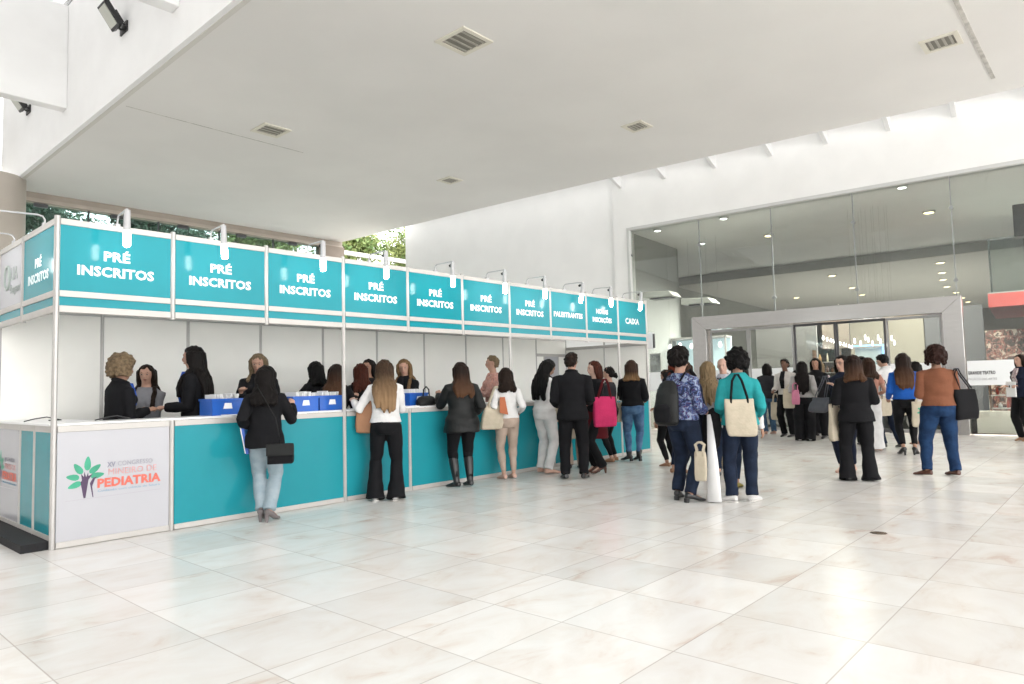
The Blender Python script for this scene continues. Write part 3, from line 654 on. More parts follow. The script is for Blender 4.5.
# ------------------------------------------------------------------ things on the counter
M_blue = mat('blue_crate_plastic', (.015,.11,.48), .35, noise=.1, nscale=5); M_paper = mat('paper', (.82,.82,.82), .8)
def crate(x, y, rz, label, wx=.34, wy=.30, h=.175):
    t = empty('blue_crate', (x,y,ZC), rz, label, 'crate', 'blue plastic crates of papers on the counter')
    th = .012; a = Acc()
    a.box((-wx/2,-wy/2,0),(wx/2,wy/2,th)); a.box((-wx/2,-wy/2,th),(wx/2,-wy/2+th,h)); a.box((-wx/2,wy/2-th,th),(wx/2,wy/2,h)); a.box((-wx/2,-wy/2+th,th),(-wx/2+th,wy/2-th,h)); a.box((wx/2-th,-wy/2+th,th),(wx/2,wy/2-th,h))
    build('box', a, M_blue, t)
    a = Acc()
    for (x0,y0,x1,y1) in ((-wx/2-.01,-wy/2-.01,wx/2+.01,-wy/2+th),(-wx/2-.01,wy/2-th,wx/2+.01,wy/2+.01),(-wx/2-.01,-wy/2,-wx/2+th,wy/2),(wx/2-th,-wy/2,wx/2+.01,wy/2)): a.box((x0,y0,h-.02),(x1,y1,h+.004))
    build('rim', a, M_blue, t, bevel=.003)
    a = Acc(); a.add([(-.05,-wy/2-.002,.07),(.05,-wy/2-.002,.07),(.04,-wy/2-.002,.13),(-.035,-wy/2-.002,.13)], [(0,1,2,3)]); build('label_sticker', a, M_paper, t)
    f = empty('paper_stack', (x,y,ZC+.013), rz, 'white papers in the ' + label, 'papers', 'white paper folders in the blue crates')
    rr = random.Random(int(x*10)); a = Acc()
    for i in range(10):
        px = -wx/2+.055+i*(wx-.11)/9; tl_ = rr.uniform(-.015,.015)
        a.obox((px+tl_,0,.12+-.012+rr.uniform(-.01,.015)), (.005,0,0), (0,wy/2-.03,0), (tl_,0,.10))
    build('sheets', a, M_paper, f)
crate(1.66,.34,.0,'blue crate beside the long haired staff in the dark blazer')
crate(2.60,.34,.03,'blue crate right of the blonde staff facing out')
crate(2.98,.36,-.03,'blue crate nearest the reaching arm behind the counter')
crate(4.36,.38,.05,'blue crate between the long haired blonde staff and the leather jacket')
for i, (x, y, rz, wd, dp_) in enumerate(((1.7,.14,.2,.21,.3),(4.25,.2,-.15,.3,.21),(3.3,.1,.1,.21,.3),(9.3,.12,.3,.3,.21))):
    o = build('paper_sheet', Acc().box((-wd/2,-dp_/2,0),(wd/2,dp_/2,.006)), M_paper); o.location = (x,y,ZC+.001); o.rotation_euler = (0,0,rz)
    tag(o, ('white papers lying near the second counter post','white papers lying before the blonde staff woman with long hair','white papers beside the tall front post','white papers at the cashier end of the counter')[i], 'papers', 'loose papers on the counter')
for i, (x, y) in enumerate(((.13,.9),(.55,.25))):
    a = Acc(); rr = random.Random(i)
    a.tube([(-.12,.1,.008),(-.05,.04,.03),(.05,.02,.045),(.14,.05,.02),(.2,.12,.008),(.1,.16,.008)], .006, 6); o = build('cable', a, M_black, smooth=True); o.location = (x,y,ZC)
    tag(o, ('black cable curling on the counter over the short side','black cable curling on the counter just behind the corner post')[i], 'cable', 'cables on the counter')
# ------------------------------------------------------------------ people
def sm(x): x = np.clip(x, 0, 1); return x*x*(3-2*x)
def rotx(P, piv, a):
    y = P[:,1]-piv[1]; z = P[:,2]-piv[2]; c, s = np.cos(a), np.sin(a)
    return np.stack([P[:,0], piv[1]+y*c+z*s, piv[2]+z*c-y*s], 1)     # positive: top goes forward (+y)
def rotz(P, piv, a):
    x = P[:,0]-piv[0]; y = P[:,1]-piv[1]; c, s = np.cos(a), np.sin(a)
    return np.stack([piv[0]+x*c-y*s, piv[1]+x*s+y*c, P[:,2]], 1)
SKIN = {'l': (.44,.26,.19), 'm': (.33,.18,.12), 'd': (.13,.065,.042), 'p': (.50,.32,.25)}
def skin(k): return mat('skin_'+k, SKIN[k], .5, noise=.08, nscale=12, spec=.35)
def ik(S, T, l1, l2, pole):
    S, T, pole = (np.array(q, float) for q in (S, T, pole)); d = T-S; L = np.linalg.norm(d); mx = (l1+l2)*.995
    if L > mx: T = S + d/L*mx; d = T-S; L = mx
    a = (l1*l1 - l2*l2 + L*L)/(2*L); h = math.sqrt(max(l1*l1-a*a, 0)); u = d/L
    p = pole - u*(pole@u); p = p/(np.linalg.norm(p)+1e-9)
    return S+u*a+p*h, T
ARM = {'down': (.150,.02,.455), 'fold': (-.04,.135,.635), 'front': (.06,.19,.60), 'counter': (.10,.22,.725), 'hold': (.03,.17,.69), 'strap': (.075,.085,.735),
       'pocket': (.125,.05,.50), 'chin': (.03,.12,.80), 'hips': (.135,-.02,.55)}
PEOPLE = {}
def person(key, x, y, H, turn, label, group, skn='l', hair=('long',.25,'dark'), top=('sweater','black'), bottom=('slim','black'), shoe=('flat','black'),
           arms=('down','down'), lean=0., head=(0.,0.), feet=None, build_=1., z0=0., sway=0., inner=None, glasses=False, male=False, twist=0., curl=(.6,.6)):
    """turn: degrees from facing straight away from the doorway side of the hall, positive to the left"""
    az = math.atan2(y-CAM[1], x-CAM[0]) + R(turn); rz = az - math.pi/2
    root = empty('person', (x,y,z0), rz, label, 'person', group)
    sd = sum(ord(c)*(i+3) for i, c in enumerate(key)); rr = random.Random(sd); B = build_
    lean, twist, hy, hp = R(lean), R(twist), R(head[0]), R(head[1])
    def D(P, hd=True):
        P = np.atleast_2d(np.array(P, float)); f = P[:,2]/H
        if hd:
            w_ = sm((f-.842)/.035)[:,None]; piv = np.array((0,-.004*H,.862*H))
            Q = rotz(rotx(P, piv, hp), piv, hy); P = P*(1-w_) + Q*w_
        P = rotz(P, (0,0), twist*sm((f-.55)/.2)); P = P + np.outer(np.sin(np.clip((f-.05)/.9,0,1)*math.pi), (sway*H,0,0))
        return rotx(P, (0,0,.54*H), lean*sm((f-.48)/.22))
    def DA(acc, hd=True):
        acc.V = [D(V, hd) for V in acc.V]; return acc
    Wd = B*(1.06 if male else 1.)
    hipw = .098*B*(.93 if male else 1.)
    sh = (.118 if male else .104)*Wd
    # ---- joints
    feet = feet or ((-.058,0,-6),(.058,.0,6))
    hips = [D((-.050*B*H,0,.515*H))[0], D((.050*B*H,0,.515*H))[0]]
    heel = .042*H if shoe[0] == 'heel' else (.024*H if shoe[0] == 'block' else .02*H if shoe[0] == 'boot' else .008*H)
    ank, knee = [], []
    for i in range(2):
        fx, fy, fa = feet[i][:3]; A = np.array((fx*H, fy*H - .02*H, .046*H + heel + (feet[i][3]*H if len(feet[i]) > 3 else 0)))
        kk, A2 = ik(hips[i], A, .245*H, .235*H, (.15*(1 if i else -1), 1., 0)); knee.append(kk); ank.append(A2)
    shd = [D((-sh*H*.93,-.004*H,.792*H))[0], D((sh*H*.93,-.004*H,.792*H))[0]]
    elb, wri = [], []
    for i in range(2):
        sg = 1 if i else -1; a_ = arms[i]
        if isinstance(a_, str): a_ = ARM[a_]; a_ = (a_[0]*sg, a_[1], a_[2])
        e_, w2 = ik(shd[i], np.array(a_[:3])*H, .172*H, .150*H, (.22*sg, -.55, -.9)); elb.append(e_); wri.append(w2)
    # ---- body
    b = Acc()
    tz = [(.465,.060*B,.055*B,0,0),(.50,hipw,.070*B,0,-.006),(.535,hipw*1.03,.072*B,0,-.010),(.58,.086*B,.060*B,0,-.002),(.62,(.085 if male else .073)*B,.053*B,0,.002),
          (.68,.083*Wd,.058*B,0,.004),(.73,.090*Wd,.064*B,0,.008),(.775,.094*Wd,.056*B,0,0),(.805,.085*Wd,.046*B,0,-.004),(.828,.055,.038,0,-.005),(.845,.034,.034,0,-.004),(.872,.031,.033,0,.0),(.90,.03,.034,0,.004)]
    t1 = Acc().stack([(z*H,(rx-(.007 if z < .8 else 0))*H,(ry-(.007 if z < .8 else 0))*H,xo*H,yo*H) for z,rx,ry,xo,yo in tz], 22)
    if not male:
        for sx in (-1,1): t1.ell((sx*.042*H,.05*H*B,.735*H),(.034*H*B,.032*H,.034*H))
    hz, hr = .930*H, (.0455*H,.056*H,.0675*H)
    hrows = [(-1.,.28,.30,.40),(-.88,.46,.52,.24),(-.68,.64,.72,.12),(-.4,.80,.87,.05),(-.1,.93,.96,.01),(.2,1.,1.,-.02),(.5,.97,.98,-.04),(.75,.80,.82,-.05),(.92,.50,.54,-.05),(1.,.2,.22,-.05)]
    t1.stack([(hz+q*hr[2], hr[0]*rx, hr[1]*ry, 0, hr[1]*yo) for q,rx,ry,yo in hrows], 22)
    t1.tube([(0,hr[1]*.93,hz+.12*hr[2]),(0,hr[1]*1.13,hz-.18*hr[2]),(0,hr[1]*1.1,hz-.27*hr[2]),(0,hr[1]*.85,hz-.30*hr[2])], [.006*H,.008*H,.0095*H,.006*H], 8)
    t1.tube([(-.014*H,hr[1]*.88,hz-.53*hr[2]),(0,hr[1]*.99,hz-.52*hr[2]),(.014*H,hr[1]*.88,hz-.53*hr[2])], [.004*H,.006*H,.004*H], 8)
    t1.tube([(-.03*H,hr[1]*.82,hz+.22*hr[2]),(0,hr[1]*1.0,hz+.24*hr[2]),(.03*H,hr[1]*.82,hz+.22*hr[2])], [.006*H,.008*H,.006*H], 8)
    for sx in (-1,1): t1.ell((sx*hr[0]*1.02,-.004*H,hz-.1*hr[2]),(.005*H,.011*H,.018*H), 8, 6)
    DA(t1); b.V, b.F, b.n = t1.V, t1.F, t1.n
    for i in range(2):
        b.tube([hips[i]+np.array((0,0,.01*H)), hips[i]*.6+knee[i]*.4, knee[i], knee[i]*.65+ank[i]*.35, ank[i]*.8+knee[i]*.2, ank[i], ank[i]-np.array((0,0,.02*H))], [.046*H*B,.040*H*B,.028*H*B,.029*H*B,.020*H,.018*H,.018*H], 14)
        b.tube([shd[i]+(shd[1-i]-shd[i])*.12, shd[i], shd[i]*.5+elb[i]*.5, elb[i], elb[i]*.65+wri[i]*.35, wri[i]*.96+elb[i]*.04, wri[i]], [.024*H*B,.026*H*B,.023*H*B,.020*H*B,.020*H*B,.0145*H,.0135*H], 12)
        # foot
        fa = R(feet[i][2]); fd = np.array((-math.sin(fa), math.cos(fa), 0)); A = ank[i]; lift = heel
        b.tube([A-fd*.030*H-np.array((0,0,.022*H)), A+np.array((0,0,-.02*H)), A+fd*.05*H+np.array((0,0,-.028*H-lift*.5)), A+fd*.10*H+np.array((0,0,-.034*H-lift))], [.014*H,.019*H,.014*H,.006*H], 10, hint=(1,0,0))
        # hand: palm, four fingers, thumb
        sg = 1 if i else -1; f = wri[i]-elb[i]; f = f/np.linalg.norm(f)
        if isinstance(arms[i], str) and arms[i] in ('down','pocket'): nrm = np.array((-sg*1.,.15,0))
        else: nrm = np.array((-sg*.35,0,-1.))
        nrm = nrm - f*(nrm@f); nrm /= np.linalg.norm(nrm)+1e-9; sdv = np.cross(f, nrm)*sg      # sdv points to the thumb side
        if sdv[1] < 0 and abs(sdv[1]) > abs(sdv[0]): sdv = -sdv
        P = wri[i]
        b.tube([P-f*.008*H, P+f*.02*H, P+f*.048*H], [.0145*H,.022*H,.023*H], 10, flat=.45, hint=tuple(nrm))
        cu = curl[i]
        for j, (o_, L_) in enumerate(((.016,.040),(.0055,.046),(-.0055,.043),(-.016,.034))):
            p0 = P+f*.044*H+sdv*o_*H; d1 = f*math.cos(cu*.5)+nrm*math.sin(cu*.5); d2 = f*math.cos(cu*1.3)+nrm*math.sin(cu*1.3); d3 = f*math.cos(cu*2.1)+nrm*math.sin(cu*2.1)
            p1 = p0+d1*L_*.45*H; p2 = p1+d2*L_*.32*H; p3 = p2+d3*L_*.25*H
            b.tube([p0-f*.01*H,p0,p1,p2,p3], [.0052*H,.0055*H,.0052*H,.0047*H,.0036*H], 8)
        p0 = P+f*.014*H+sdv*.018*H; p1 = p0+(f*.7+sdv*.65+nrm*.2)*.020*H; p2 = p1+(f*.9+sdv*.2+nrm*.35)*.020*H
        b.tube([P+f*.008*H,p0,p1,p2], [.008*H,.0075*H,.006*H,.0045*H], 8)
    blob('body', b, skin(skn), root, .0072, 2)
    # ---- face details
    def small(name, acc, m, par=root):
        return build(name, DA(acc), m, par, smooth=True)
    for sx in (-1,1):
        e = small('eye', Acc().ell((sx*.0175*H,hr[1]*.905,hz+.03*hr[2]),(.0075*H,.004*H,.0034*H),10,6), mat('eye_white', (.42,.38,.36), .4))
        small('iris', Acc().ell((sx*.0175*H,hr[1]*.90+.0035*H,hz+.03*hr[2]),(.0038*H,.0028*H,.0042*H),8,6), mat('iris_dark', (.03,.02,.015), .2), e)
        small('eyebrow', Acc().tube([(sx*.008*H,hr[1]*.985,hz+.22*hr[2]),(sx*.018*H,hr[1]*.965,hz+.27*hr[2]),(sx*.028*H,hr[1]*.87,hz+.23*hr[2])], [.0022*H,.0026*H,.0014*H], 6), mat('brow', (.05,.03,.02), .8))
    small('lips', Acc().tube([(-.0125*H,hr[1]*.93,hz-.52*hr[2]),(0,hr[1]*1.035,hz-.52*hr[2]),(.0125*H,hr[1]*.93,hz-.52*hr[2])], [.0018*H,.0042*H,.0018*H], 8), mat('lips_'+skn, (SKIN[skn][0]*.8,SKIN[skn][1]*.45,SKIN[skn][2]*.5), .4))
    if glasses:
        a = Acc()
        for sx in (-1,1):
            cx = sx*.0185*H; a.tube([(cx+.013*H*math.cos(q),hr[1]*1.02,hz+.03*hr[2]+.010*H*math.sin(q)) for q in np.linspace(0,2*math.pi,17)], .0012*H, 5)
            a.tube([(sx*.031*H,hr[1]*1.02,hz+.05*hr[2]),(sx*.048*H,0,hz)], .0012*H, 5)
        a.tube([(-.006*H,hr[1]*1.04,hz+.06*hr[2]),(.006*H,hr[1]*1.04,hz+.06*hr[2])], .0012*H, 5); small('eyeglasses', a, M_black)
    # ---- hair
    hc = HAIR[hair[2]]; hm = hairm(hair[2], *hc) if isinstance(hc[0], tuple) else hairm(hair[2], hc)
    h = Acc(); st, ln = hair[0], hair[1]
    if st != 'bald':
        cs = 1.12
        h.stack([(hz+q*hr[2]*1.06, hr[0]*rx*cs, hr[1]*ry*cs, 0, hr[1]*yo) for q,rx,ry,yo in ((-.30,.86,.60,-.44),(-.1,.98,.74,-.36),(.15,1.03,.84,-.26),(.4,1.03,.90,-.16),(.62,.93,.86,-.10),(.82,.70,.70,-.08),(.96,.4,.42,-.06),(1.02,.15,.18,-.05))], 20)
    if st == 'bald':
        h.stack([(hz+q*hr[2], hr[0]*rx, hr[1]*ry, 0, hr[1]*yo) for q,rx,ry,yo in ((-.45,.8,.5,-.42),(-.2,1.0,.62,-.4),(.1,1.08,.66,-.4),(.25,1.06,.6,-.42),(.34,.9,.5,-.45))], 18)
    if st in ('short','bald'):
        if st == 'short':
            h.stack([(hz+q*hr[2], hr[0]*rx*1.05, hr[1]*ry*1.05, 0, hr[1]*yo) for q,rx,ry,yo in ((-.62,.7,.4,-.5),(-.4,.9,.5,-.48),(-.1,1.04,.62,-.4))], 18)
            for q in range(16):
                an = rr.uniform(0,2*math.pi); r_ = rr.uniform(.2,.8); h.ell((hr[0]*r_*math.cos(an),hr[1]*(r_*math.sin(an)*.8+.02),hz+hr[2]*(1.0-.35*r_)),(.018*H,.02*H,.014*H),8,6)
    if st in ('long','bob','pony'):
        nl = 24; drop = {'long': ln, 'bob': ln, 'pony': .03}[st]
        for q in range(nl):
            th = R(74 + (360-148)*q/(nl-1)) ; sn, cs_ = math.sin(th), math.cos(th)       # 0 = front
            front = max(0, cs_+.1); rad = 1.06+.09*rr.random()
            zend = hz - .045*H - drop*H*(1-.12*front)*(.80+.30*rr.random())
            pts = [(hr[0]*.5*sn, hr[1]*(.45*cs_-.05), hz+hr[2]*.9), (hr[0]*rad*sn, hr[1]*(rad*.92*cs_-.06), hz+hr[2]*.25), (hr[0]*(rad+.03)*sn, hr[1]*((rad)*.9*cs_-.14), hz-hr[2]*.5)]
            zc = hz-hr[2]*1.15
            if zend < zc:
                pts.append((hr[0]*(1.12*sn), hr[1]*(.8*cs_-.28)-.004*H, zc))
                k_ = 0
                while pts[-1][2] - .055*H > zend and k_ < 8:
                    k_ += 1; zz = pts[-1][2]-.055*H; f_ = zz/H
                    back = -(.068 if f_ > .66 else .060)*H*B; yy = (back-.012*H) if cs_ < .25 else (.058*H*B+.012*H)
                    wd_ = .074 if cs_ < .25 else .078
                    yy = yy*min(1,k_/1.6)+pts[-1][1]*(1-min(1,k_/1.6)); pts.append((wd_*H*sn*(1-.05*k_)+rr.uniform(-.004,.004)*H, yy+ (0.006*H*cs_), zz))
                pts.append((pts[-1][0]*.93, pts[-1][1], zend))
            else: pts[-1] = (pts[-1][0], pts[-1][1], max(zend, pts[-1][2]-.03*H)); pts.append((pts[-1][0]*.78, pts[-1][1]*.85, zend-.012*H))
            rd = [.010*H,.017*H,.018*H]+[.0175*H]*(len(pts)-4)+[.005*H]
            h.tube(pts, rd[:len(pts)-1]+[.005*H], 7)
    if st == 'pony': h.tube([(0,-hr[1]*1.0,hz+.3*hr[2]),(0,-hr[1]*1.5,hz),(0,-hr[1]*1.5,hz-hr[2]),(0,-hr[1]*1.4,hz-hr[2]*2.2)], [.012*H,.024*H,.022*H,.006*H], 10)
    if st == 'bun':
        h.stack([(hz+q*hr[2], hr[0]*rx, hr[1]*ry, 0, hr[1]*yo) for q,rx,ry,yo in ((-.6,.6,.4,-.55),(-.35,.92,.55,-.48),(0,1.06,.7,-.36))], 18)
        h.ell((0,-hr[1]*1.35,hz-.35*hr[2]),(.030*H,.028*H,.030*H))
    if st in ('curly','afro'):
        G = 230 if st == 'afro' else 130; sc_ = 1.45 if st == 'afro' else 1.28
        for q in range(G):
            z_ = 1-1.55*(q+.5)/G; an = q*2.39996; r_ = math.sqrt(max(0,1-z_*z_)); sx, sy = r_*math.cos(an), r_*math.sin(an)
            if sy > .42 and z_ < .42: continue
            r3 = rr.uniform(.010,.019)*H; sc_ = (1.45 if st == 'afro' else 1.28+ln*5.5)*rr.uniform(.9,1.07); h.ell((hr[0]*sc_*sx, hr[1]*(sc_*.92*sy-.16), hz+hr[2]*(.12+sc_*.84*z_)-ln*H*max(0,-z_)), (r3,r3,r3), 8, 6)
            if rr.random() < .8: h.ell((hr[0]*sx*1.08, hr[1]*(1.0*sy-.14), hz+hr[2]*(.1+1.0*z_)), (.024*H,)*3, 8, 6)
    o = blob('hair', DA(h), hm, root, .0085, 2 if st not in ('curly','afro') else 1, (.0035,130,9,sd) if st in ('long','bob','pony') else (.006,95,80,sd))
    # ---- bottom garment
    kind, bcol = bottom[0], bottom[1]; bm_ = CLOTH[bcol]() ; g = Acc(); e_ = .009*H
    if kind != 'none':
        hp_ = Acc().stack([(z*H,(rx+.007)*H,(ry+.007)*H,0,yo*H) for z,rx,ry,xo,yo in [(.462,.064*B,.060*B,0,0)]+tz[1:4]+[(.590,.076*B,.054*B,0,.0)]], 22)
        DA(hp_); g.V, g.F, g.n = hp_.V, hp_.F, hp_.n
        if kind in ('slim','straight','wide','flare','cropped'):
            prof = {'slim': (.061,.054,.038,.036,.027,.024), 'straight': (.063,.058,.046,.043,.040,.040), 'wide': (.066,.066,.060,.060,.062,.064), 'flare': (.062,.057,.044,.048,.062,.072), 'cropped': (.062,.057,.044,.042,.036,.034)}[kind]
            for i in range(2):
                low = ank[i] + np.array((0,0,(-.036*H if kind in ('wide','flare') else -.012*H if kind == 'straight' else .02*H)))
                if kind in ('wide','flare'): low[2] = max(low[2]-heel*.8, .012*H)
                if kind == 'cropped': low = ank[i]*.84+knee[i]*.16
                K = knee[i]; hp0 = hips[i]
                g.tube([hp0+np.array((0,0,.012*H)), hp0*.62+K*.38, K, K*.62+low*.38, K*.15+low*.85, low], [q*H*(B if j < 3 else 1) for j, q in enumerate(prof)], 16)
        elif kind == 'skirt':
            zl = bottom[2] if len(bottom) > 2 else .3
            zz = [.58,.53,.46,(.46+zl)/2,zl]; ra = [.088,.104,.106,.112,.118]
            g.stack([(z*H,r*H*B,r*H*.82*B,0,-.004*H) for z, r in zip(zz, ra)], 24)
        elif kind == 'longskirt':
            zz = [.60,.54,.45,.3,.15,.03]; ra = [.084,.104,.104,.106,.112,.118]
            g.stack([(z*H,r*H*B,r*H*.8*B,0,-.004*H) for z, r in zip(zz, ra)], 24)
        blob({'skirt':'skirt','longskirt':'skirt'}.get(kind,'trousers'), g, bm_, root, .0095, 3, (.0045,16,26,sd+1))
        if len(bottom) > 3:      # trousers seen under a short skirt
            g = Acc()
            for i in range(2):
                K = knee[i]; low = ank[i]-np.array((0,0,.025*H)); g.tube([hips[i], K, K*.4+low*.6, low], [.055*H,.040*H,.040*H,.044*H], 14)
            blob('trousers', g, CLOTH[bottom[3]](), root, .0095, 3, (.003,16,26,sd+9))
    # ---- top garment
    tk, tcol = top[0], top[1]; tm = CLOTH[tcol](); slv = top[2] if len(top) > 2 else 1.; g = Acc()
    P_ = {'sweater': (.545,.014,.012,.006), 'tee': (.555,.011,.010,.004), 'blouse': (.53,.016,.013,.010), 'jacket': (.505,.019,.016,.012), 'blazer': (.47,.018,.016,.014), 'coat': (.44,.021,.018,.02), 'longcoat': (.36,.021,.018,.03), 'shirt': (.50,.017,.014,.012)}[tk]
    hem, off, soff, fl = P_
    zs = [q for q in (.36,.40,.44,.48,.515,.545,.58,.62,.66,.70,.735,.775,.805,.826,.84) if q > hem+.01]; zs = [hem, hem+.006]+zs
    def at(z, c): return float(np.interp(z, [r[0] for r in tz], [r[c] for r in tz]))
    rows = []
    for z in zs:
        f_ = max(0, (.60-z)/.15); rx = at(max(z,.5),1) if z > .5 else hipw; ry = at(max(z,.5),2) if z > .5 else .072*B
        if .55 < z < .68 and tk not in ('tee',): rx = max(rx, .082*B)
        rows.append((z*H,(rx+off+fl*f_)*H,(ry+off+fl*f_*.8)*H,0,at(max(z,.5),4)*H))
    if tk in ('jacket','blazer','coat','longcoat','shirt'): rows.append((.856*H,.045*H,.044*H,0,-.006*H))
    g.stack(rows, 26)
    if not male:
        for sx in (-1,1): g.ell((sx*.040*H,.047*H*B,.735*H),(.040*H*B,(.032+off)*H,.042*H))
    DA(g, False)
    for i in range(2):
        E_, W_ = elb[i], wri[i]; S_ = shd[i]
        pts = [S_+(shd[1-i]-S_)*.16, S_, S_*.5+E_*.5]; rd = [.028*B+soff*.6,.027*B+soff*.6,.024*B+soff*.9]
        if slv > .45: pts.append(E_); rd.append(.0205*B+soff)
        if slv >= .99: pts += [E_*.5+W_*.5, W_*.97+E_*.03]; rd += [.0215*B+soff*.85,.017+soff*.65]
        elif slv > .45: q = (slv-.45)/.55; pts.append(E_*(1-q*.9)+W_*q*.9); rd.append(.021+soff)
        else: pts[-1] = S_*.45+E_*.55; rd[-1] += .004
        g.tube(pts, [q*H for q in rd], 14)
    blob({'jacket':'jacket','blazer':'blazer','coat':'coat','longcoat':'coat','tee':'blouse','shirt':'shirt'}.get(tk, tk), g, tm, root, .0095, 3, (.0042,22,30,sd+2))
    if tk in ('blazer','shirt','coat'):      # folded collar round the neck
        a = Acc(); q = np.linspace(R(-60),R(240),18)
        a.tube([(.043*H*math.cos(t_),-.004*H+.045*H*math.sin(t_)*-1, (.848+.012*math.sin(t_))*H) for t_ in q], .011*H, 7); build('collar', DA(a, False), tm, root, smooth=True)
    if inner:
        a = Acc(); fr = .064*B+off-.006
        a.add([(-.022*H,(fr-.012)*H,.842*H),(.022*H,(fr-.012)*H,.842*H),(.030*H,(fr+.026)*H,.74*H),(.022*H,(fr+.004)*H,.62*H),(-.022*H,(fr+.004)*H,.62*H),(-.030*H,(fr+.026)*H,.74*H),
               (-.022*H,(fr-.05)*H,.842*H),(.022*H,(fr-.05)*H,.842*H),(.030*H,(fr-.05)*H,.74*H),(.022*H,(fr-.05)*H,.62*H),(-.022*H,(fr-.05)*H,.62*H),(-.030*H,(fr-.05)*H,.74*H)],
              [(0,1,2,5),(5,2,3,4),(6,11,8,7),(11,10,9,8),(0,6,7,1),(1,7,8,2),(2,8,9,3),(3,9,10,4),(4,10,11,5),(5,11,6,0)])
        build('inner_shirt', DA(a, False), CLOTH[inner](), root)
    # ---- shoes
    sk, scol = shoe; smt = SHOE[scol]()
    for i in range(2):
        fa = R(feet[i][2]); fd = np.array((-math.sin(fa), math.cos(fa), 0)); sdn = np.array((math.cos(fa), math.sin(fa), 0)); A = ank[i]; lf = feet[i][3]*H if len(feet[i]) > 3 else 0
        zb = lf; g = Acc()
        def ring(fwd, up, hw, hh):       # sole-flat ring across the foot
            P = []
            for q in range(12):
                t_ = 2*math.pi*q/12; P.append(np.array((A[0],A[1],0))+fd*fwd*H+sdn*hw*H*math.cos(t_)+np.array((0,0,max(up*H+hh*H*(1+math.sin(t_)), up*H+.1*hh*H)+zb)))
            return np.array(P)
        hl = heel/H
        fat = 1.15 if sk == 'sneaker' else 1.
        g.loft([ring(-.036,hl,.008,.010), ring(-.032,hl,.019*fat,.020), ring(-.01,hl*.9,.021*fat,.023 if sk != 'sandal' else .010), ring(.03,hl*.5,.022*fat,.021 if sk != 'sandal' else .010), ring(.065,.002,.025*fat,.015), ring(.095,.001,.021*fat,.011), ring(.112,.001,.010,.007)])
        if sk in ('boot','tallboot'):
            topz = A*.82+knee[i]*.18 if sk == 'boot' else A*.22+knee[i]*.78
            g.tube([A-np.array((0,0,.03*H)), A, topz*.6+A*.4, topz], [.026*H,.026*H,.031*H if sk == 'boot' else .037*H,.033*H if sk == 'boot' else .040*H], 14)
        s_ = blob('boot' if 'boot' in sk else 'shoe', g, smt, root, .0065, 2)
        a = Acc(); bp = np.array((A[0],A[1],0))
        if hl > .01:
            a.tube([bp-fd*.028*H+np.array((0,0,zb+.0)), bp-fd*.026*H+np.array((0,0,zb+heel+.004*H))], [.008*H if sk == 'heel' else .018*H,.015*H if sk == 'heel' else .019*H], 8); build('heel', a, smt, s_)
        elif sk == 'sneaker':
            a.loft([ring(-.038,0,.010,.004), ring(-.03,0,.023*fat,.004), ring(.03,0,.024*fat,.004), ring(.065,0,.027*fat,.004), ring(.10,0,.021*fat,.004), ring(.116,0,.010,.004)]); build('sole', a, mat('shoe_sole', (.75,.73,.70), .6), s_)
    PEOPLE[key] = (root, H, D, rz)
    return root
HAIR = {'dark': (.008,.006,.0055), 'black': (.005,.0045,.0045), 'brown': (.042,.020,.011), 'dbrown': (.018,.010,.0065), 'auburn': (.060,.015,.008), 'red': (.13,.023,.009), 'blonde': (.20,.12,.058), 'lblonde': (.22,.155,.085),
        'ombre': ((.045,.024,.015),(.38,.22,.10)), 'browntip': ((.02,.011,.008),(.085,.040,.02)), 'greyblond': (.19,.14,.085), 'curlyblond': (.21,.15,.09), 'white': (.62,.60,.56), 'auburnbrown': (.028,.011,.008), 'ombre2': ((.055,.032,.019),(.24,.15,.08))}
CC = {'black': (.0065,.0065,.008), 'offblack': (.022,.022,.026), 'navy': (.007,.010,.024), 'white': (.68,.675,.67), 'offwhite': (.55,.52,.49), 'grey': (.20,.20,.215), 'lightgrey': (.34,.33,.32), 'beige': (.42,.33,.27), 'khaki': (.26,.21,.145),
      'turq': (.02,.27,.285), 'royal': (.012,.085,.36), 'rust': (.20,.078,.042), 'peach': (.46,.23,.17), 'darkred': (.09,.008,.012), 'pink': (.56,.035,.13), 'blueshirt': (.03,.09,.40), 'paleshirt': (.42,.43,.48), 'cream': (.50,.44,.34), 'pinkbag': (.55,.20,.30), 'greyshawl': (.10,.105,.12), 'kraft': (.36,.19,.11), 'orange': (.42,.14,.07), 'maroon': (.08,.02,.025)}
CLOTH = {k: (lambda k=k, c=c: cloth(k, c)) for k, c in CC.items()}
CLOTH['leather'] = lambda: mat('black_leather', (.009,.010,.010), .5, spec=.25, noise=.15, nscale=12, bump=.4, bscale=30)
CLOTH['jeans'] = lambda: cloth('jeans', (.013,.040,.105), color2=(.008,.024,.066))
CLOTH['djeans'] = lambda: cloth('djeans', (.011,.019,.040), color2=(.007,.012,.026))
CLOTH['ljeans'] = lambda: cloth('ljeans', (.32,.38,.42), color2=(.26,.33,.37))
CLOTH['bjeans'] = lambda: cloth('bjeans', (.10,.19,.33), color2=(.05,.11,.22))
CLOTH['mjeans'] = lambda: cloth('mjeans', (.05,.10,.165), color2=(.03,.065,.115))
CLOTH['bluepattern'] = lambda: patterned('blue', [(.008,.012,.045),(.02,.05,.19),(.12,.17,.30),(.05,.012,.06),(.012,.03,.13),(.22,.27,.37)], 16)
CLOTH['floral'] = lambda: patterned('floral', [(.48,.45,.43),(.25,.09,.12),(.52,.49,.48),(.12,.10,.13),(.45,.33,.33)], 26)
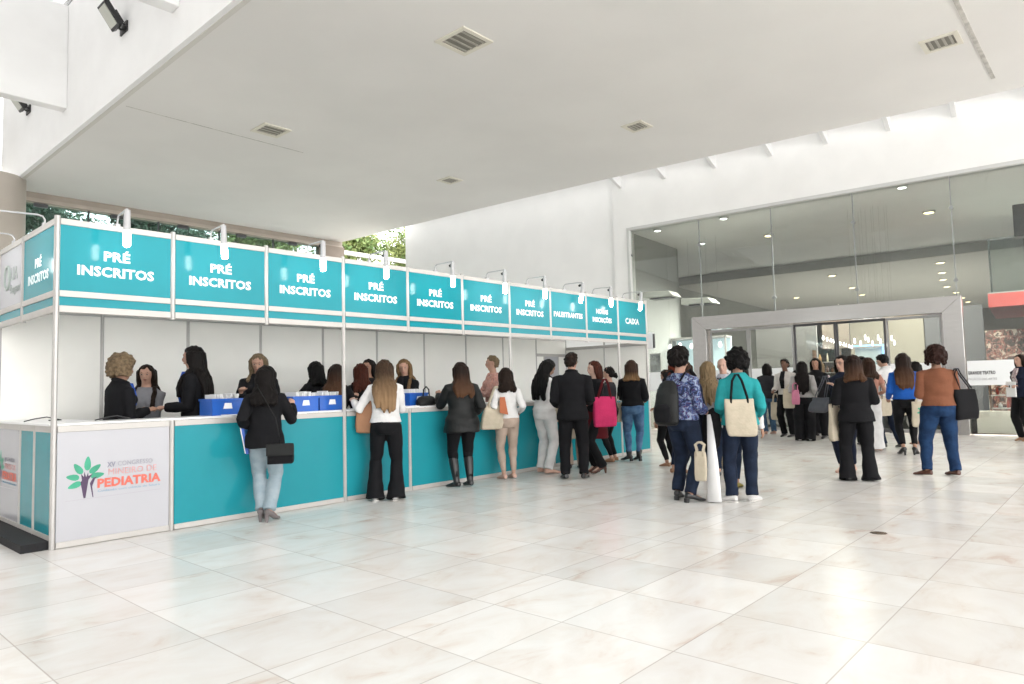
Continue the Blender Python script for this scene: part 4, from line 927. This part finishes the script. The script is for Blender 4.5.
CLOTH['pinkfloral'] = lambda: patterned('pinkfloral', [(.50,.24,.19),(.58,.33,.27),(.25,.10,.09),(.55,.35,.30)], 30)
SHOE = {'black': lambda: mat('black_shoe', (.012,.012,.013), .35), 'brown': lambda: mat('brown_shoe', (.09,.035,.022), .4), 'white': lambda: mat('white_sneaker', (.62,.61,.60), .6, noise=.1, nscale=20), 'grey': lambda: mat('grey_suede', (.16,.14,.14), .7),
        'nude': lambda: mat('nude_shoe', (.52,.32,.25), .45), 'tan': lambda: mat('tan_sandal', (.30,.16,.09), .5), 'olive': lambda: mat('olive_shoe', (.20,.16,.03), .5)}
GS, GC, GH = 'staff behind the registration counter', 'visitors queuing at the counter', 'visitors standing in the hall'
Z = Z1
# staff
person('S1', .77,.80,1.65,-62,'person behind the counter with big curly blond hair, black blazer and blue shirt',GS,'m',('afro',0.02,'curlyblond'),('blazer','black'),('straight','black'),arms=((-.04,.15,.66),(.08,.16,.66)),lean=5,inner='blueshirt',z0=Z)
person('S2', 1.28,1.40,1.60,160,'person with long dark hair and a grey sweater facing out behind the counter corner',GS,'l',('long',.20,'dbrown'),('sweater','grey'),('straight','black'),arms=((.0,.16,.655),(.06,.17,.655)),z0=Z,head=(6,3))
person('S3', 1.58,.80,1.79,72,'person with very long straight dark hair in a navy blazer behind the counter',GS,'l',('long',.24,'dark'),('blazer','black'),('straight','black'),arms=((-.08,.15,.62),(.05,.15,.62)),inner='blueshirt',z0=Z,lean=2)
person('S4', 2.50,1.10,1.74,176,'person with wavy blond hair in a black blazer facing out between two blue crates',GS,'l',('bob',.09,'greyblond'),('blazer','black'),('straight','black'),arms=('counter','counter'),inner='navy',z0=Z,head=(-8,12))
person('S5', 3.45,1.25,1.66,40,'person with black hair in black reaching a left arm out over the blue crate',GS,'l',('long',.10,'black'),('sweater','black'),('straight','black'),arms=((-.23,.20,.70),'counter'),z0=Z,lean=6)
person('S6', 3.36,.72,1.60,-20,'person with long auburn brown hair just left of the tall front post',GS,'l',('long',.24,'browntip'),('sweater','black'),('straight','black'),arms=('counter','counter'),z0=Z,lean=5)
person('S7', 3.92,.92,1.62,15,'person with reddish hair in black standing just right of the tall front post',GS,'l',('long',.14,'auburn'),('sweater','black'),('straight','black'),arms=('counter','counter'),z0=Z,lean=4)
person('S8', 4.36,1.35,1.70,150,'person with dark hair mostly hidden behind the white sweater visitor',GS,'m',('bob',.05,'dark'),('sweater','black'),('straight','black'),z0=Z)
person('S9', 4.72,.92,1.69,150,'person with long straight blond hair in black leaning on the counter facing out',GS,'l',('long',.26,'blonde'),('blazer','black'),('straight','black'),arms=('counter','counter'),inner='black',z0=Z,lean=6,head=(22,4))
person('S10',6.60,.95,1.77,100,'older person with short blond hair and a pinkish patterned blouse gesturing behind the counter',GS,'l',('short',0,'greyblond'),('blouse','pinkfloral',.7),('straight','black'),arms=((-.04,.22,.64),(.04,.24,.65)),z0=Z)
# visitors at the counter
person('V1', 1.80,-.34,1.60,-8,'person in black jacket and pale jeans at the counter with crossbody bag',GC,'l',('long',.15,'dark'),('blazer','black'),('straight','ljeans'),('heel','grey'),arms=((-.13,.06,.60),(.15,.17,.735)),feet=((-.022,.02,-8),(.030,-.02,-25)),head=(-28,5),lean=5,build_=.98)
person('V2', 3.34,-.34,1.69,-4,'person in a white sweater and black flared trousers reaching over the counter',GC,'p',('long',.26,'ombre2'),('sweater','white'),('flare','black'),('sneaker','white'),arms=((-.23,.14,.70),(.09,.24,.66)),feet=((-.075,.02,14),(.075,.0,-22)),head=(6,12),lean=7,sway=.008)
person('V3', 4.62,-.34,1.66,18,'person in a black leather jacket and knee high black boots at the counter',GC,'l',('long',.17,'browntip'),('coat','leather'),('slim','black'),('tallboot','black'),arms=((-.13,.21,.74),(.12,.06,.58)),feet=((-.06,.0,30),(.06,.02,8)),head=(8,6),build_=1.12)
person('V4', 5.52,-.34,1.59,12,'person in white sweater and beige trousers with a cream shoulder tote',GC,'l',('bob',.11,'dbrown'),('sweater','white'),('slim','beige'),('flat','nude'),arms=((-.15,.06,.60),(.13,.06,.60)),feet=((-.045,.0,20),(.05,.03,10)),head=(-12,4),lean=2)
person('V5', 6.32,-.38,1.74,-40,'person dressed all in white with long black hair looking down at the counter',GC,'m',('long',.24,'black'),('sweater','white'),('straight','white'),('flat','nude'),arms=('counter',(.07,.19,.62)),head=(-22,32),lean=3,feet=((-.05,.01,0),(.05,-.01,-30)))
person('V6', 7.0,-.42,1.54,10,'person with dark hair and beige trousers mostly hidden behind the black suit',GC,'m',('long',.14,'black'),('sweater','black'),('straight','beige'),('flat','black'),arms=('counter',(.12,.05,.58)))
person('V7', 6.02,-1.14,1.77,-2,'person with short brown hair in a full black suit at the counter',GC,'l',('short',0,'dbrown'),('blazer','black'),('straight','black'),('flat','black'),male=True,build_=1.06,arms=((-.12,.12,.58),(.12,.13,.60)),feet=((-.07,.0,18),(.075,.0,-14)),head=(-22,2),glasses=True)
person('V8', 6.75,-1.02,1.67,118,'person with auburn wavy hair, black sweater and dark red skirt over black trousers',GC,'p',('bob',.07,'auburn'),('sweater','black'),('skirt','darkred',.31,'black'),('heel','brown'),arms=((-.05,.16,.70),(.06,.17,.68)),head=(0,2))
person('V9', 8.05,-.40,1.61,70,'person with a dark bun in black and orange facing left near the pink tote',GC,'l',('bun',0,'dark'),('sweater','offblack'),('slim','black'),('flat','tan'),arms=((-.09,.13,.66),(.06,.14,.60)))
person('V10',8.42,-.62,1.72,-2,'person in black sweater, light blue jeans and black ankle boots',GC,'l',('bob',.09,'ombre'),('sweater','black'),('slim','bjeans'),('boot','black'),arms=((-.10,.20,.62),(.12,.12,.60)),feet=((-.05,.0,50),(.045,.0,30)),build_=1.04)
# visitors in the hall
person('V11',7.95,-1.55,1.52,50,'short person in a shiny black jacket half hidden behind the patterned blue blouse',GH,'m',('bun',0,'dbrown'),('jacket','leather'),('slim','black'),('flat','tan'),arms=('down','front'))
person('V12',5.22,-3.27,1.69,-30,'person in a blue patterned blouse and dark jeans with a black backpack',GH,'l',('curly',.0,'dark'),('blouse','bluepattern',.8),('straight','djeans'),('block','black'),arms=((-.09,.12,.60),(.13,.12,.56)),head=(-22,0),feet=((-.06,.03,14),(.06,-.02,-30)),build_=1.0)
person('V13',6.80,-2.50,1.60,-16,'person with light brown hair between the patterned blouse and the blond hair',GH,'l',('long',.14,'brown'),('sweater','navy'),('slim','djeans'),('flat','black'))
person('V14',7.25,-2.12,1.64,-40,'person with bright red hair right behind the patterned blue blouse',GH,'l',('long',.12,'red'),('jacket','navy'),('slim','djeans'),('flat','tan'))
person('V15',7.22,-2.62,1.60,-6,'person with long straight blond hair and a dark bag facing away from us',GH,'l',('long',.25,'lblonde'),('sweater','grey'),('slim','djeans'),('flat','black'),arms=((-.12,.1,.6),(-.02,.14,.56)))
person('V16',7.90,-2.53,1.66,158,'older white haired person in a pale shirt and khaki trousers facing us',GH,'p',('bald',0,'white'),('shirt','paleshirt'),('straight','khaki'),('flat','black'),male=True,arms=((-.12,.10,.56),'fold'),head=(10,4))
person('V17',5.50,-3.82,1.64,8,'person in a turquoise jacket and navy jeans with a cream tote and white sneakers',GH,'l',('curly',.02,'black'),('jacket','turq'),('straight','djeans'),('sneaker','white'),arms=((-.12,.10,.57),(.135,.09,.57)),head=(14,0),feet=((-.075,.0,58),(.06,.03,-34)),build_=1.0)
person('V18',6.42,-3.44,1.52,-14,'person with curly dark hair and olive shoes hidden behind the turquoise jacket',GH,'m',('bob',.03,'dark'),('sweater','white'),('slim','djeans'),('flat','olive'))
person('V19',15.0,-.35,1.73,20,'person in dark jacket and blue jeans standing before the glass doors',GH,'l',('bob',.06,'dark'),('jacket','offblack'),('straight','mjeans'),('flat','nude'),arms=((-.10,.12,.72),(.14,.05,.50)),build_=1.1)
person('V20',15.2,-1.0,1.55,-20,'person in black trousers half hidden right of the blue jeans before the glass',GH,'l',('bob',.03,'dark'),('jacket','black'),('straight','black'),('flat','black'))
person('V21',13.45,-1.74,1.71,-4,'person with very long dark hair and wide black trousers carrying pink and white bags',GH,'l',('long',.29,'dark'),('sweater','lightgrey'),('wide','black'),('flat','white'),arms=((-.13,.12,.58),(.14,.04,.56)),build_=1.1)
person('V22',14.4,-1.02,1.80,150,'dark skinned person in a white cardigan and dark vest behind the long dark hair',GH,'d',('short',0,'black'),('sweater','offwhite'),('straight','black'),('flat','black'),arms=((-.14,.10,.55),'front'),inner='black',male=True)
person('V23',14.8,-1.66,1.73,0,'person with light blond hair in a floral blouse and black trousers seen from behind',GH,'p',('bob',.08,'lblonde'),('blouse','floral',.5),('straight','black'),('flat','black'),arms=('front','front'))
person('V24',14.2,-1.78,1.78,170,'dark haired person facing us behind the person with eyeglasses',GH,'m',('bob',.06,'black'),('jacket','black'),('straight','black'),('flat','black'))
person('V25',8.57,-4.0,1.64,158,'person with eyeglasses and dark hair in a navy jacket facing us with raised hands',GH,'l',('bob',.09,'dark'),('jacket','navy'),('slim','navy'),('flat','nude'),arms=((.0,.16,.73),(-.02,.17,.76)),head=(-12,0),glasses=True,feet=((-.04,.0,0),(.05,.02,0)),build_=1.08)
person('V26',7.77,-4.37,1.61,8,'person with brown hair in a black blazer and wide black flared trousers',GH,'l',('long',.10,'browntip'),('blazer','black'),('flare','black'),('flat','black'),arms=((-.13,.14,.66),(.12,.13,.66)),feet=((-.085,.0,10),(.08,.0,-10)),build_=1.1)
person('V27',11.75,-3.50,1.68,30,'person in a peach top and long white skirt beside the black blazer',GH,'l',('long',.12,'brown'),('tee','peach',.3),('longskirt','white'),('flat','nude'),arms=('front',(.13,.08,.60)),build_=1.05)
person('V28',12.9,-3.08,1.74,25,'person with shoulder length black hair standing between the peach top and the white shirt',GH,'l',('bob',.08,'black'),('sweater','black'),('straight','black'),('flat','black'))
person('V29',12.52,-3.59,1.76,48,'person with short black hair, white shirt and dark jeans looking down',GH,'l',('short',0,'black'),('shirt','white'),('straight','djeans'),('flat','black'),male=True,head=(6,22),arms=('front',(.12,.15,.58)),feet=((-.05,.05,10),(.09,-.05,-20)))
person('V30',11.35,-4.15,1.72,6,'person in a royal blue top with long brown hair and black trousers',GH,'m',('long',.24,'browntip'),('sweater','royal'),('slim','black'),('heel','black'),arms=((-.13,.13,.56),(.10,.17,.62)),head=(4,0),feet=((-.04,.0,20),(.06,.02,-20)))
person('V31',13.5,-3.88,1.61,60,'person in a white floral top half hidden between blue and rust tops',GH,'l',('long',.10,'dark'),('blouse','floral',.6),('straight','offwhite'),('flat','nude'),arms=('front','front'))
person('V32',8.80,-5.11,1.69,14,'person with curly brown hair in a rust jacket and blue jeans',GH,'m',('curly',.035,'auburnbrown'),('sweater','rust'),('straight','jeans'),('flat','brown'),arms=((-.10,.14,.66),(.10,.15,.66)),feet=((-.11,.0,48),(.085,-.0,25)),build_=1.13)
person('V33',15.03,-5.40,1.70,135,'person in navy with a pink scarf holding white papers at the right edge',GH,'l',('bob',.05,'dbrown'),('jacket','navy'),('straight','black'),('flat','tan'),arms=('fold','fold'),head=(0,0),inner='floral')
# ------------------------------------------------------------------ bags and other carried things
def frame(key, lx, ly, z, rz=0.):
    root, H, D, r0 = PEOPLE[key]; c, s = math.cos(r0), math.sin(r0); p = root.location
    return (p[0]+lx*c-ly*s, p[1]+lx*s+ly*c, root.location[2]+z), r0+R(rz)
def tote(key, lx, ly, zt, w_, h_, rz, col, label, strap, thick=.05, strapcol=None, tilt=0., sag=.012, lg=False, nm='tote_bag', cat='bag'):
    """zt: height of the bag's mouth; strap: (dx, dy, dz) of the strap's top from the mouth centre in the bag frame"""
    loc, r = frame(key, lx, ly, zt, rz); t = empty(nm, loc, r, label, cat, 'bags carried by the visitors')
    a = Acc(); rows = []
    def rr_(z, hw, hd, xo=0):
        P = []
        for q in range(24):
            t_ = 2*math.pi*q/24; cx, sx = math.cos(t_), math.sin(t_); ex = .35
            P.append((xo+hw*math.copysign(abs(cx)**ex, cx), hd*math.copysign(abs(sx)**ex, sx), z))
        return np.array(P)
    k = math.tan(R(tilt))
    a.loft([rr_(-h_,w_*.42,thick*.5,k*-h_), rr_(-h_+.015,w_*.49,thick*.8,k*-h_), rr_(-h_*.75,w_*.52,thick,k*-h_*.75), rr_(-h_*.4,w_*.5,thick*.85,-k*h_*.4), rr_(-.05,w_*.485,thick*.5,0), rr_(0,w_*.48,thick*.3,0)])
    blob('pouch', a, CLOTH[col](), t, .009, 2, (.005,14,12,len(label)))
    if strap:
        sx, sy, sz = strap; m2 = CLOTH[strapcol or col]()
        for yo in (-.018,.018):
            b_ = Acc(); b_.tube([(-w_*.28,yo,-.05),(-w_*.27,yo,.02),(sx-.05,sy+yo,sz*.75),(sx-.015,sy+yo,sz),(sx+.015,sy+yo,sz),(sx+.05,sy+yo,sz*.75),(w_*.27,yo,.02),(w_*.28,yo,-.05)], .011, 8, flat=.35, hint=(0,1,0))
            build('strap', b_, m2, t, smooth=True)
    if lg:
        gm = MATS['logo_green']; f_ = -thick*1.04
        for (cx,cz,an) in ((0,-.10,90),(.05,-.125,30),(-.05,-.125,150),(.06,-.18,-10),(-.06,-.18,190)):
            an = R(an); P = []
            for q in range(10):
                t_ = 2*math.pi*q/10; u, v = .04*math.cos(t_), .018*math.sin(t_); P.append((cx+u*math.cos(an)-v*math.sin(an), f_, cz+u*math.sin(an)+v*math.cos(an)))
            build('printed_leaf', Acc().add(P, [tuple(range(10))]), gm, t)
        build('printed_trunk', Acc().add([(-.012,f_,-.28),(.012,f_,-.28),(.02,f_,-.15),(-.02,f_,-.15)], [(0,1,2,3)]), MATS['logo_purple'], t)
    return t
def band(root, pts, m, w_=.014): build('strap', Acc().tube(pts, w_, 8, flat=.35), m, root, smooth=True)
def worn(key, name, label, cat='bag'):      # a bag whose frame is the wearer's own
    root, H, D, r0 = PEOPLE[key]; return empty(name, tuple(root.location), r0, label, cat, 'bags carried by the visitors')
LE = CLOTH['leather']
t = worn('V1','crossbody_bag','black flap bag hanging at the right hip of the pale jeans')
a = Acc(); a.box((.06,-.30,.60),(.31,-.185,.80)); o = blob('pouch', a, CLOTH['black'](), t, .012, 6)
a = Acc(); a.box((.05,-.315,.68),(.32,-.30,.805)); blob('flap', a, LE(), t, .009, 3)
band(t, [(.18,-.22,.80),(.13,-.185,1.05),(.02,-.17,1.25),(-.05,-.135,1.37),(-.07,-.03,1.40),(-.03,.10,1.33)], LE())
loc, r = frame('V1',-.18,.10,.86); t = empty('folder', loc, r, 'blue and white folder held under the left arm of the pale jeans visitor', 'folder')
a = Acc(); a.obox((0,0,0),(.012,0,.004),(.02,.13,0),(-.03,0,.17)); build('cover', a, mat('folder_blue', (.03,.10,.42), .4), t, bevel=.003)
a = Acc(); a.obox((-.018,0,0),(.006,0,.002),(.02,.122,0),(-.03,0,.163)); build('pages', a, M_paper, t)
tote('V2',-.23,.08,1.15,.21,.35,5,'kraft','tan paper bag hanging from the left arm of the white sweater',(-.02,.04,.08),.04,tilt=3,nm='paper_bag')
tote('V4',-.20,-.11,1.06,.33,.34,14,'cream','cream tote hanging behind the left shoulder of the white sweater and beige trousers',(.06,.06,.26),.05,tilt=10)
t = worn('V4','orange_strap_panel','orange brown fabric panel on the cream tote at the counter','strap'); 
a = Acc(); a.add([(-.13,-.165,1.17),(-.06,-.165,1.17),(-.02,-.185,.92),(-.14,-.185,.95),(-.13,-.15,1.17),(-.06,-.15,1.17),(-.02,-.17,.92),(-.14,-.17,.95)],[(0,1,2,3),(7,6,5,4),(0,4,5,1),(1,5,6,2),(2,6,7,3),(3,7,4,0)]); build('panel', a, CLOTH['orange'](), t)
tote('V5',.12,.16,1.10,.30,.34,60,'cream','cream tote on the right arm of the person dressed in white',(-.03,.0,.28),.04,strapcol='black')
tote('V6',-.02,-.19,.86,.38,.38,0,'cream','large pale cloth bag between the white trousers and the black suit',(0,0,.2),.04)
tote('V8',-.25,-.02,1.13,.36,.44,88,'pink','large bright pink tote with red handles beside the dark red skirt',(0,.03,.26),.05,strapcol='darkred')
tote('V10',-.22,.10,1.0,.26,.34,60,'cream','pale tote in front of the light blue jeans at the cashier end',(0,0,.2),.04)
# handbags on the counter
for (nm, x, y, s_, rz_, lb, col) in (('handbag',4.42,.14,.36,.2,'black leather handbag lying on the counter before the leather jacket','leather'),('backpack',6.22,.27,.34,0,'black backpack standing on the counter beside the person in white','black'),('handbag',5.2,.12,.28,.1,'dark maroon bag on the counter by the cream tote','maroon')):
    h_ = .13 if nm == 'handbag' else .36
    t = empty(nm, (x,y,ZC), rz_, lb, 'bag', 'bags standing on the counter')
    a = Acc(); a.stack([(0,s_*.44,.09,0,0),(.02,s_*.5,.11,0,0),(h_*.5,s_*.48,.115,0,0),(h_*.9,s_*.38,.08,0,0),(h_,s_*.25,.04,0,0)], 22); blob('pouch', a, CLOTH[col](), t, .01, 2, (.004,18,15,3))
    a = Acc(); a.tube([(-s_*.2,0,h_*.85),(-s_*.16,0,h_+.09),(0,0,h_+.13),(s_*.16,0,h_+.09),(s_*.2,0,h_*.85)], .009, 8); build('handle', a, LE(), t, smooth=True)
    if nm == 'backpack': a = Acc(); a.stack([(.03,.11,.05,0,-.12),(.08,.12,.06,0,-.12),(.2,.11,.05,0,-.12),(.23,.06,.03,0,-.12)], 14); blob('front_pocket', a, CLOTH[col](), t, .009, 2)
# maroon cloth and backpacks
t = worn('V12','backpack','black backpack worn by the person in the blue patterned blouse')
a = Acc(); a.stack([(.84,.11,.05,-.06,-.21),(.87,.145,.075,-.06,-.225),(1.0,.155,.09,-.06,-.23),(1.18,.14,.08,-.05,-.215),(1.30,.10,.05,-.04,-.19),(1.34,.05,.03,-.03,-.185)], 24); blob('pouch', a, LE(), t, .010, 3, (.005,14,12,5))
a = Acc(); a.stack([(.88,.09,.04,-.06,-.31),(.93,.11,.045,-.06,-.31),(1.04,.10,.04,-.06,-.31),(1.08,.06,.02,-.06,-.30)], 18); blob('front_pocket', a, CLOTH['black'](), t, .010, 2)
for sx in (-1,1): band(t, [(sx*.10-.02,-.15,1.33),(sx*.115,-.10,1.42),(sx*.12,0,1.455),(sx*.125,.10,1.38),(sx*.13,.12,1.2)], CLOTH['black'](), .022)
t = worn('V11','hanging_scarf','dark red scarf hanging from the arm of the short person in shiny black','scarf')
a = Acc(); a.tube([(.20,-.05,.98),(.21,-.06,.85),(.20,-.05,.68),(.21,-.06,.58)], [.03,.06,.07,.03], 12, flat=.5, hint=(0,1,0)); blob('cloth', a, CLOTH['maroon'](), t, .009, 3, (.006,30,10,3))
t = worn('V12','folded_coat','black coat draped over the right arm of the blue patterned blouse','coat')
a = Acc(); a.tube([(.24,.20,1.0),(.27,.18,.96),(.27,.17,.8),(.26,.16,.62),(.25,.16,.54)], [.06,.10,.12,.11,.05], 16, flat=.5, hint=(0,1,0)); blob('cloth', a, CLOTH['black'](), t, .010, 3, (.010,22,8,4))
t = worn('V12','paper_roll','long white paper sheet roll standing upright beside the dark jeans','poster')
a = Acc(); a.tube([(.33,.04,.01),(.31,.08,.4),(.26,.14,.95)], [.085,.065,.028], 18, flat=.45, hint=(0,1,0)); build('sheet', a, M_paper, t, smooth=True)
tote('V12',.26,-.10,.56,.13,.32,10,'cream','small cream pouch hanging between the dark jeans and the white paper roll',(0,0,.1),.03)
tote('V15',.17,.02,1.08,.30,.30,70,'bluepattern','dark patterned shoulder bag under the long blond hair',(-.05,0,.28),.06,strapcol='black')
tote('V17',-.03,-.22,1.12,.31,.40,0,'cream','large cream tote hanging behind the turquoise jacket on black straps',(-.01,.03,.26),.045,strapcol='black',tilt=-3)
tote('V21',-.26,-.02,1.12,.30,.42,0,'cream','white tote on the left arm of the person with very long dark hair',(.05,.03,.14),.05)
tote('V21',-.14,-.19,1.10,.16,.32,0,'pinkbag','small pink bag beside the white tote in front of the glass doors',(.0,.03,.14),.03)
tote('V22',.30,-.05,.80,.26,.42,0,'cream','pale tote hanging low left of the wide black trousers',(0,0,.2),.04)
tote('V25',.30,.05,1.05,.34,.22,-25,'greyshawl','grey soft shoulder bag on the navy jacket',(-.10,0,.30),.06,tilt=-20)
tote('V26',-.24,.10,.98,.22,.48,50,'cream','narrow cream tote hanging at the left side of the black blazer',(0,.0,.20),.04,strapcol='black')
tote('V27',.28,.02,.98,.28,.36,20,'cream','cream tote hanging right of the long white skirt',(0,0,.28),.04,strapcol='black')
tote('V29',.28,-.10,1.02,.34,.42,0,'cream','cream tote with a black strap hanging at the white shirt',(0,.05,.26),.04,strapcol='black')
tote('V30',.23,-.20,.90,.34,.42,8,'cream','cream tote printed with a green tree beside the black trousers',(0,.0,.16),.04,lg=True)
tote('V32',.32,.03,1.13,.34,.40,30,'black','black shoulder bag at the right side of the rust jacket',(-.13,-.02,.27),.07)
loc, r = frame('V33',0,.24,1.02); t = empty('papers', loc, r, 'white papers held by the person at the right edge', 'papers')
a = Acc(); a.obox((0,0,0),(.11,0,0),(0,.006,.0),(0,0,.15)); build('sheets', a, M_paper, t)
bake_all()
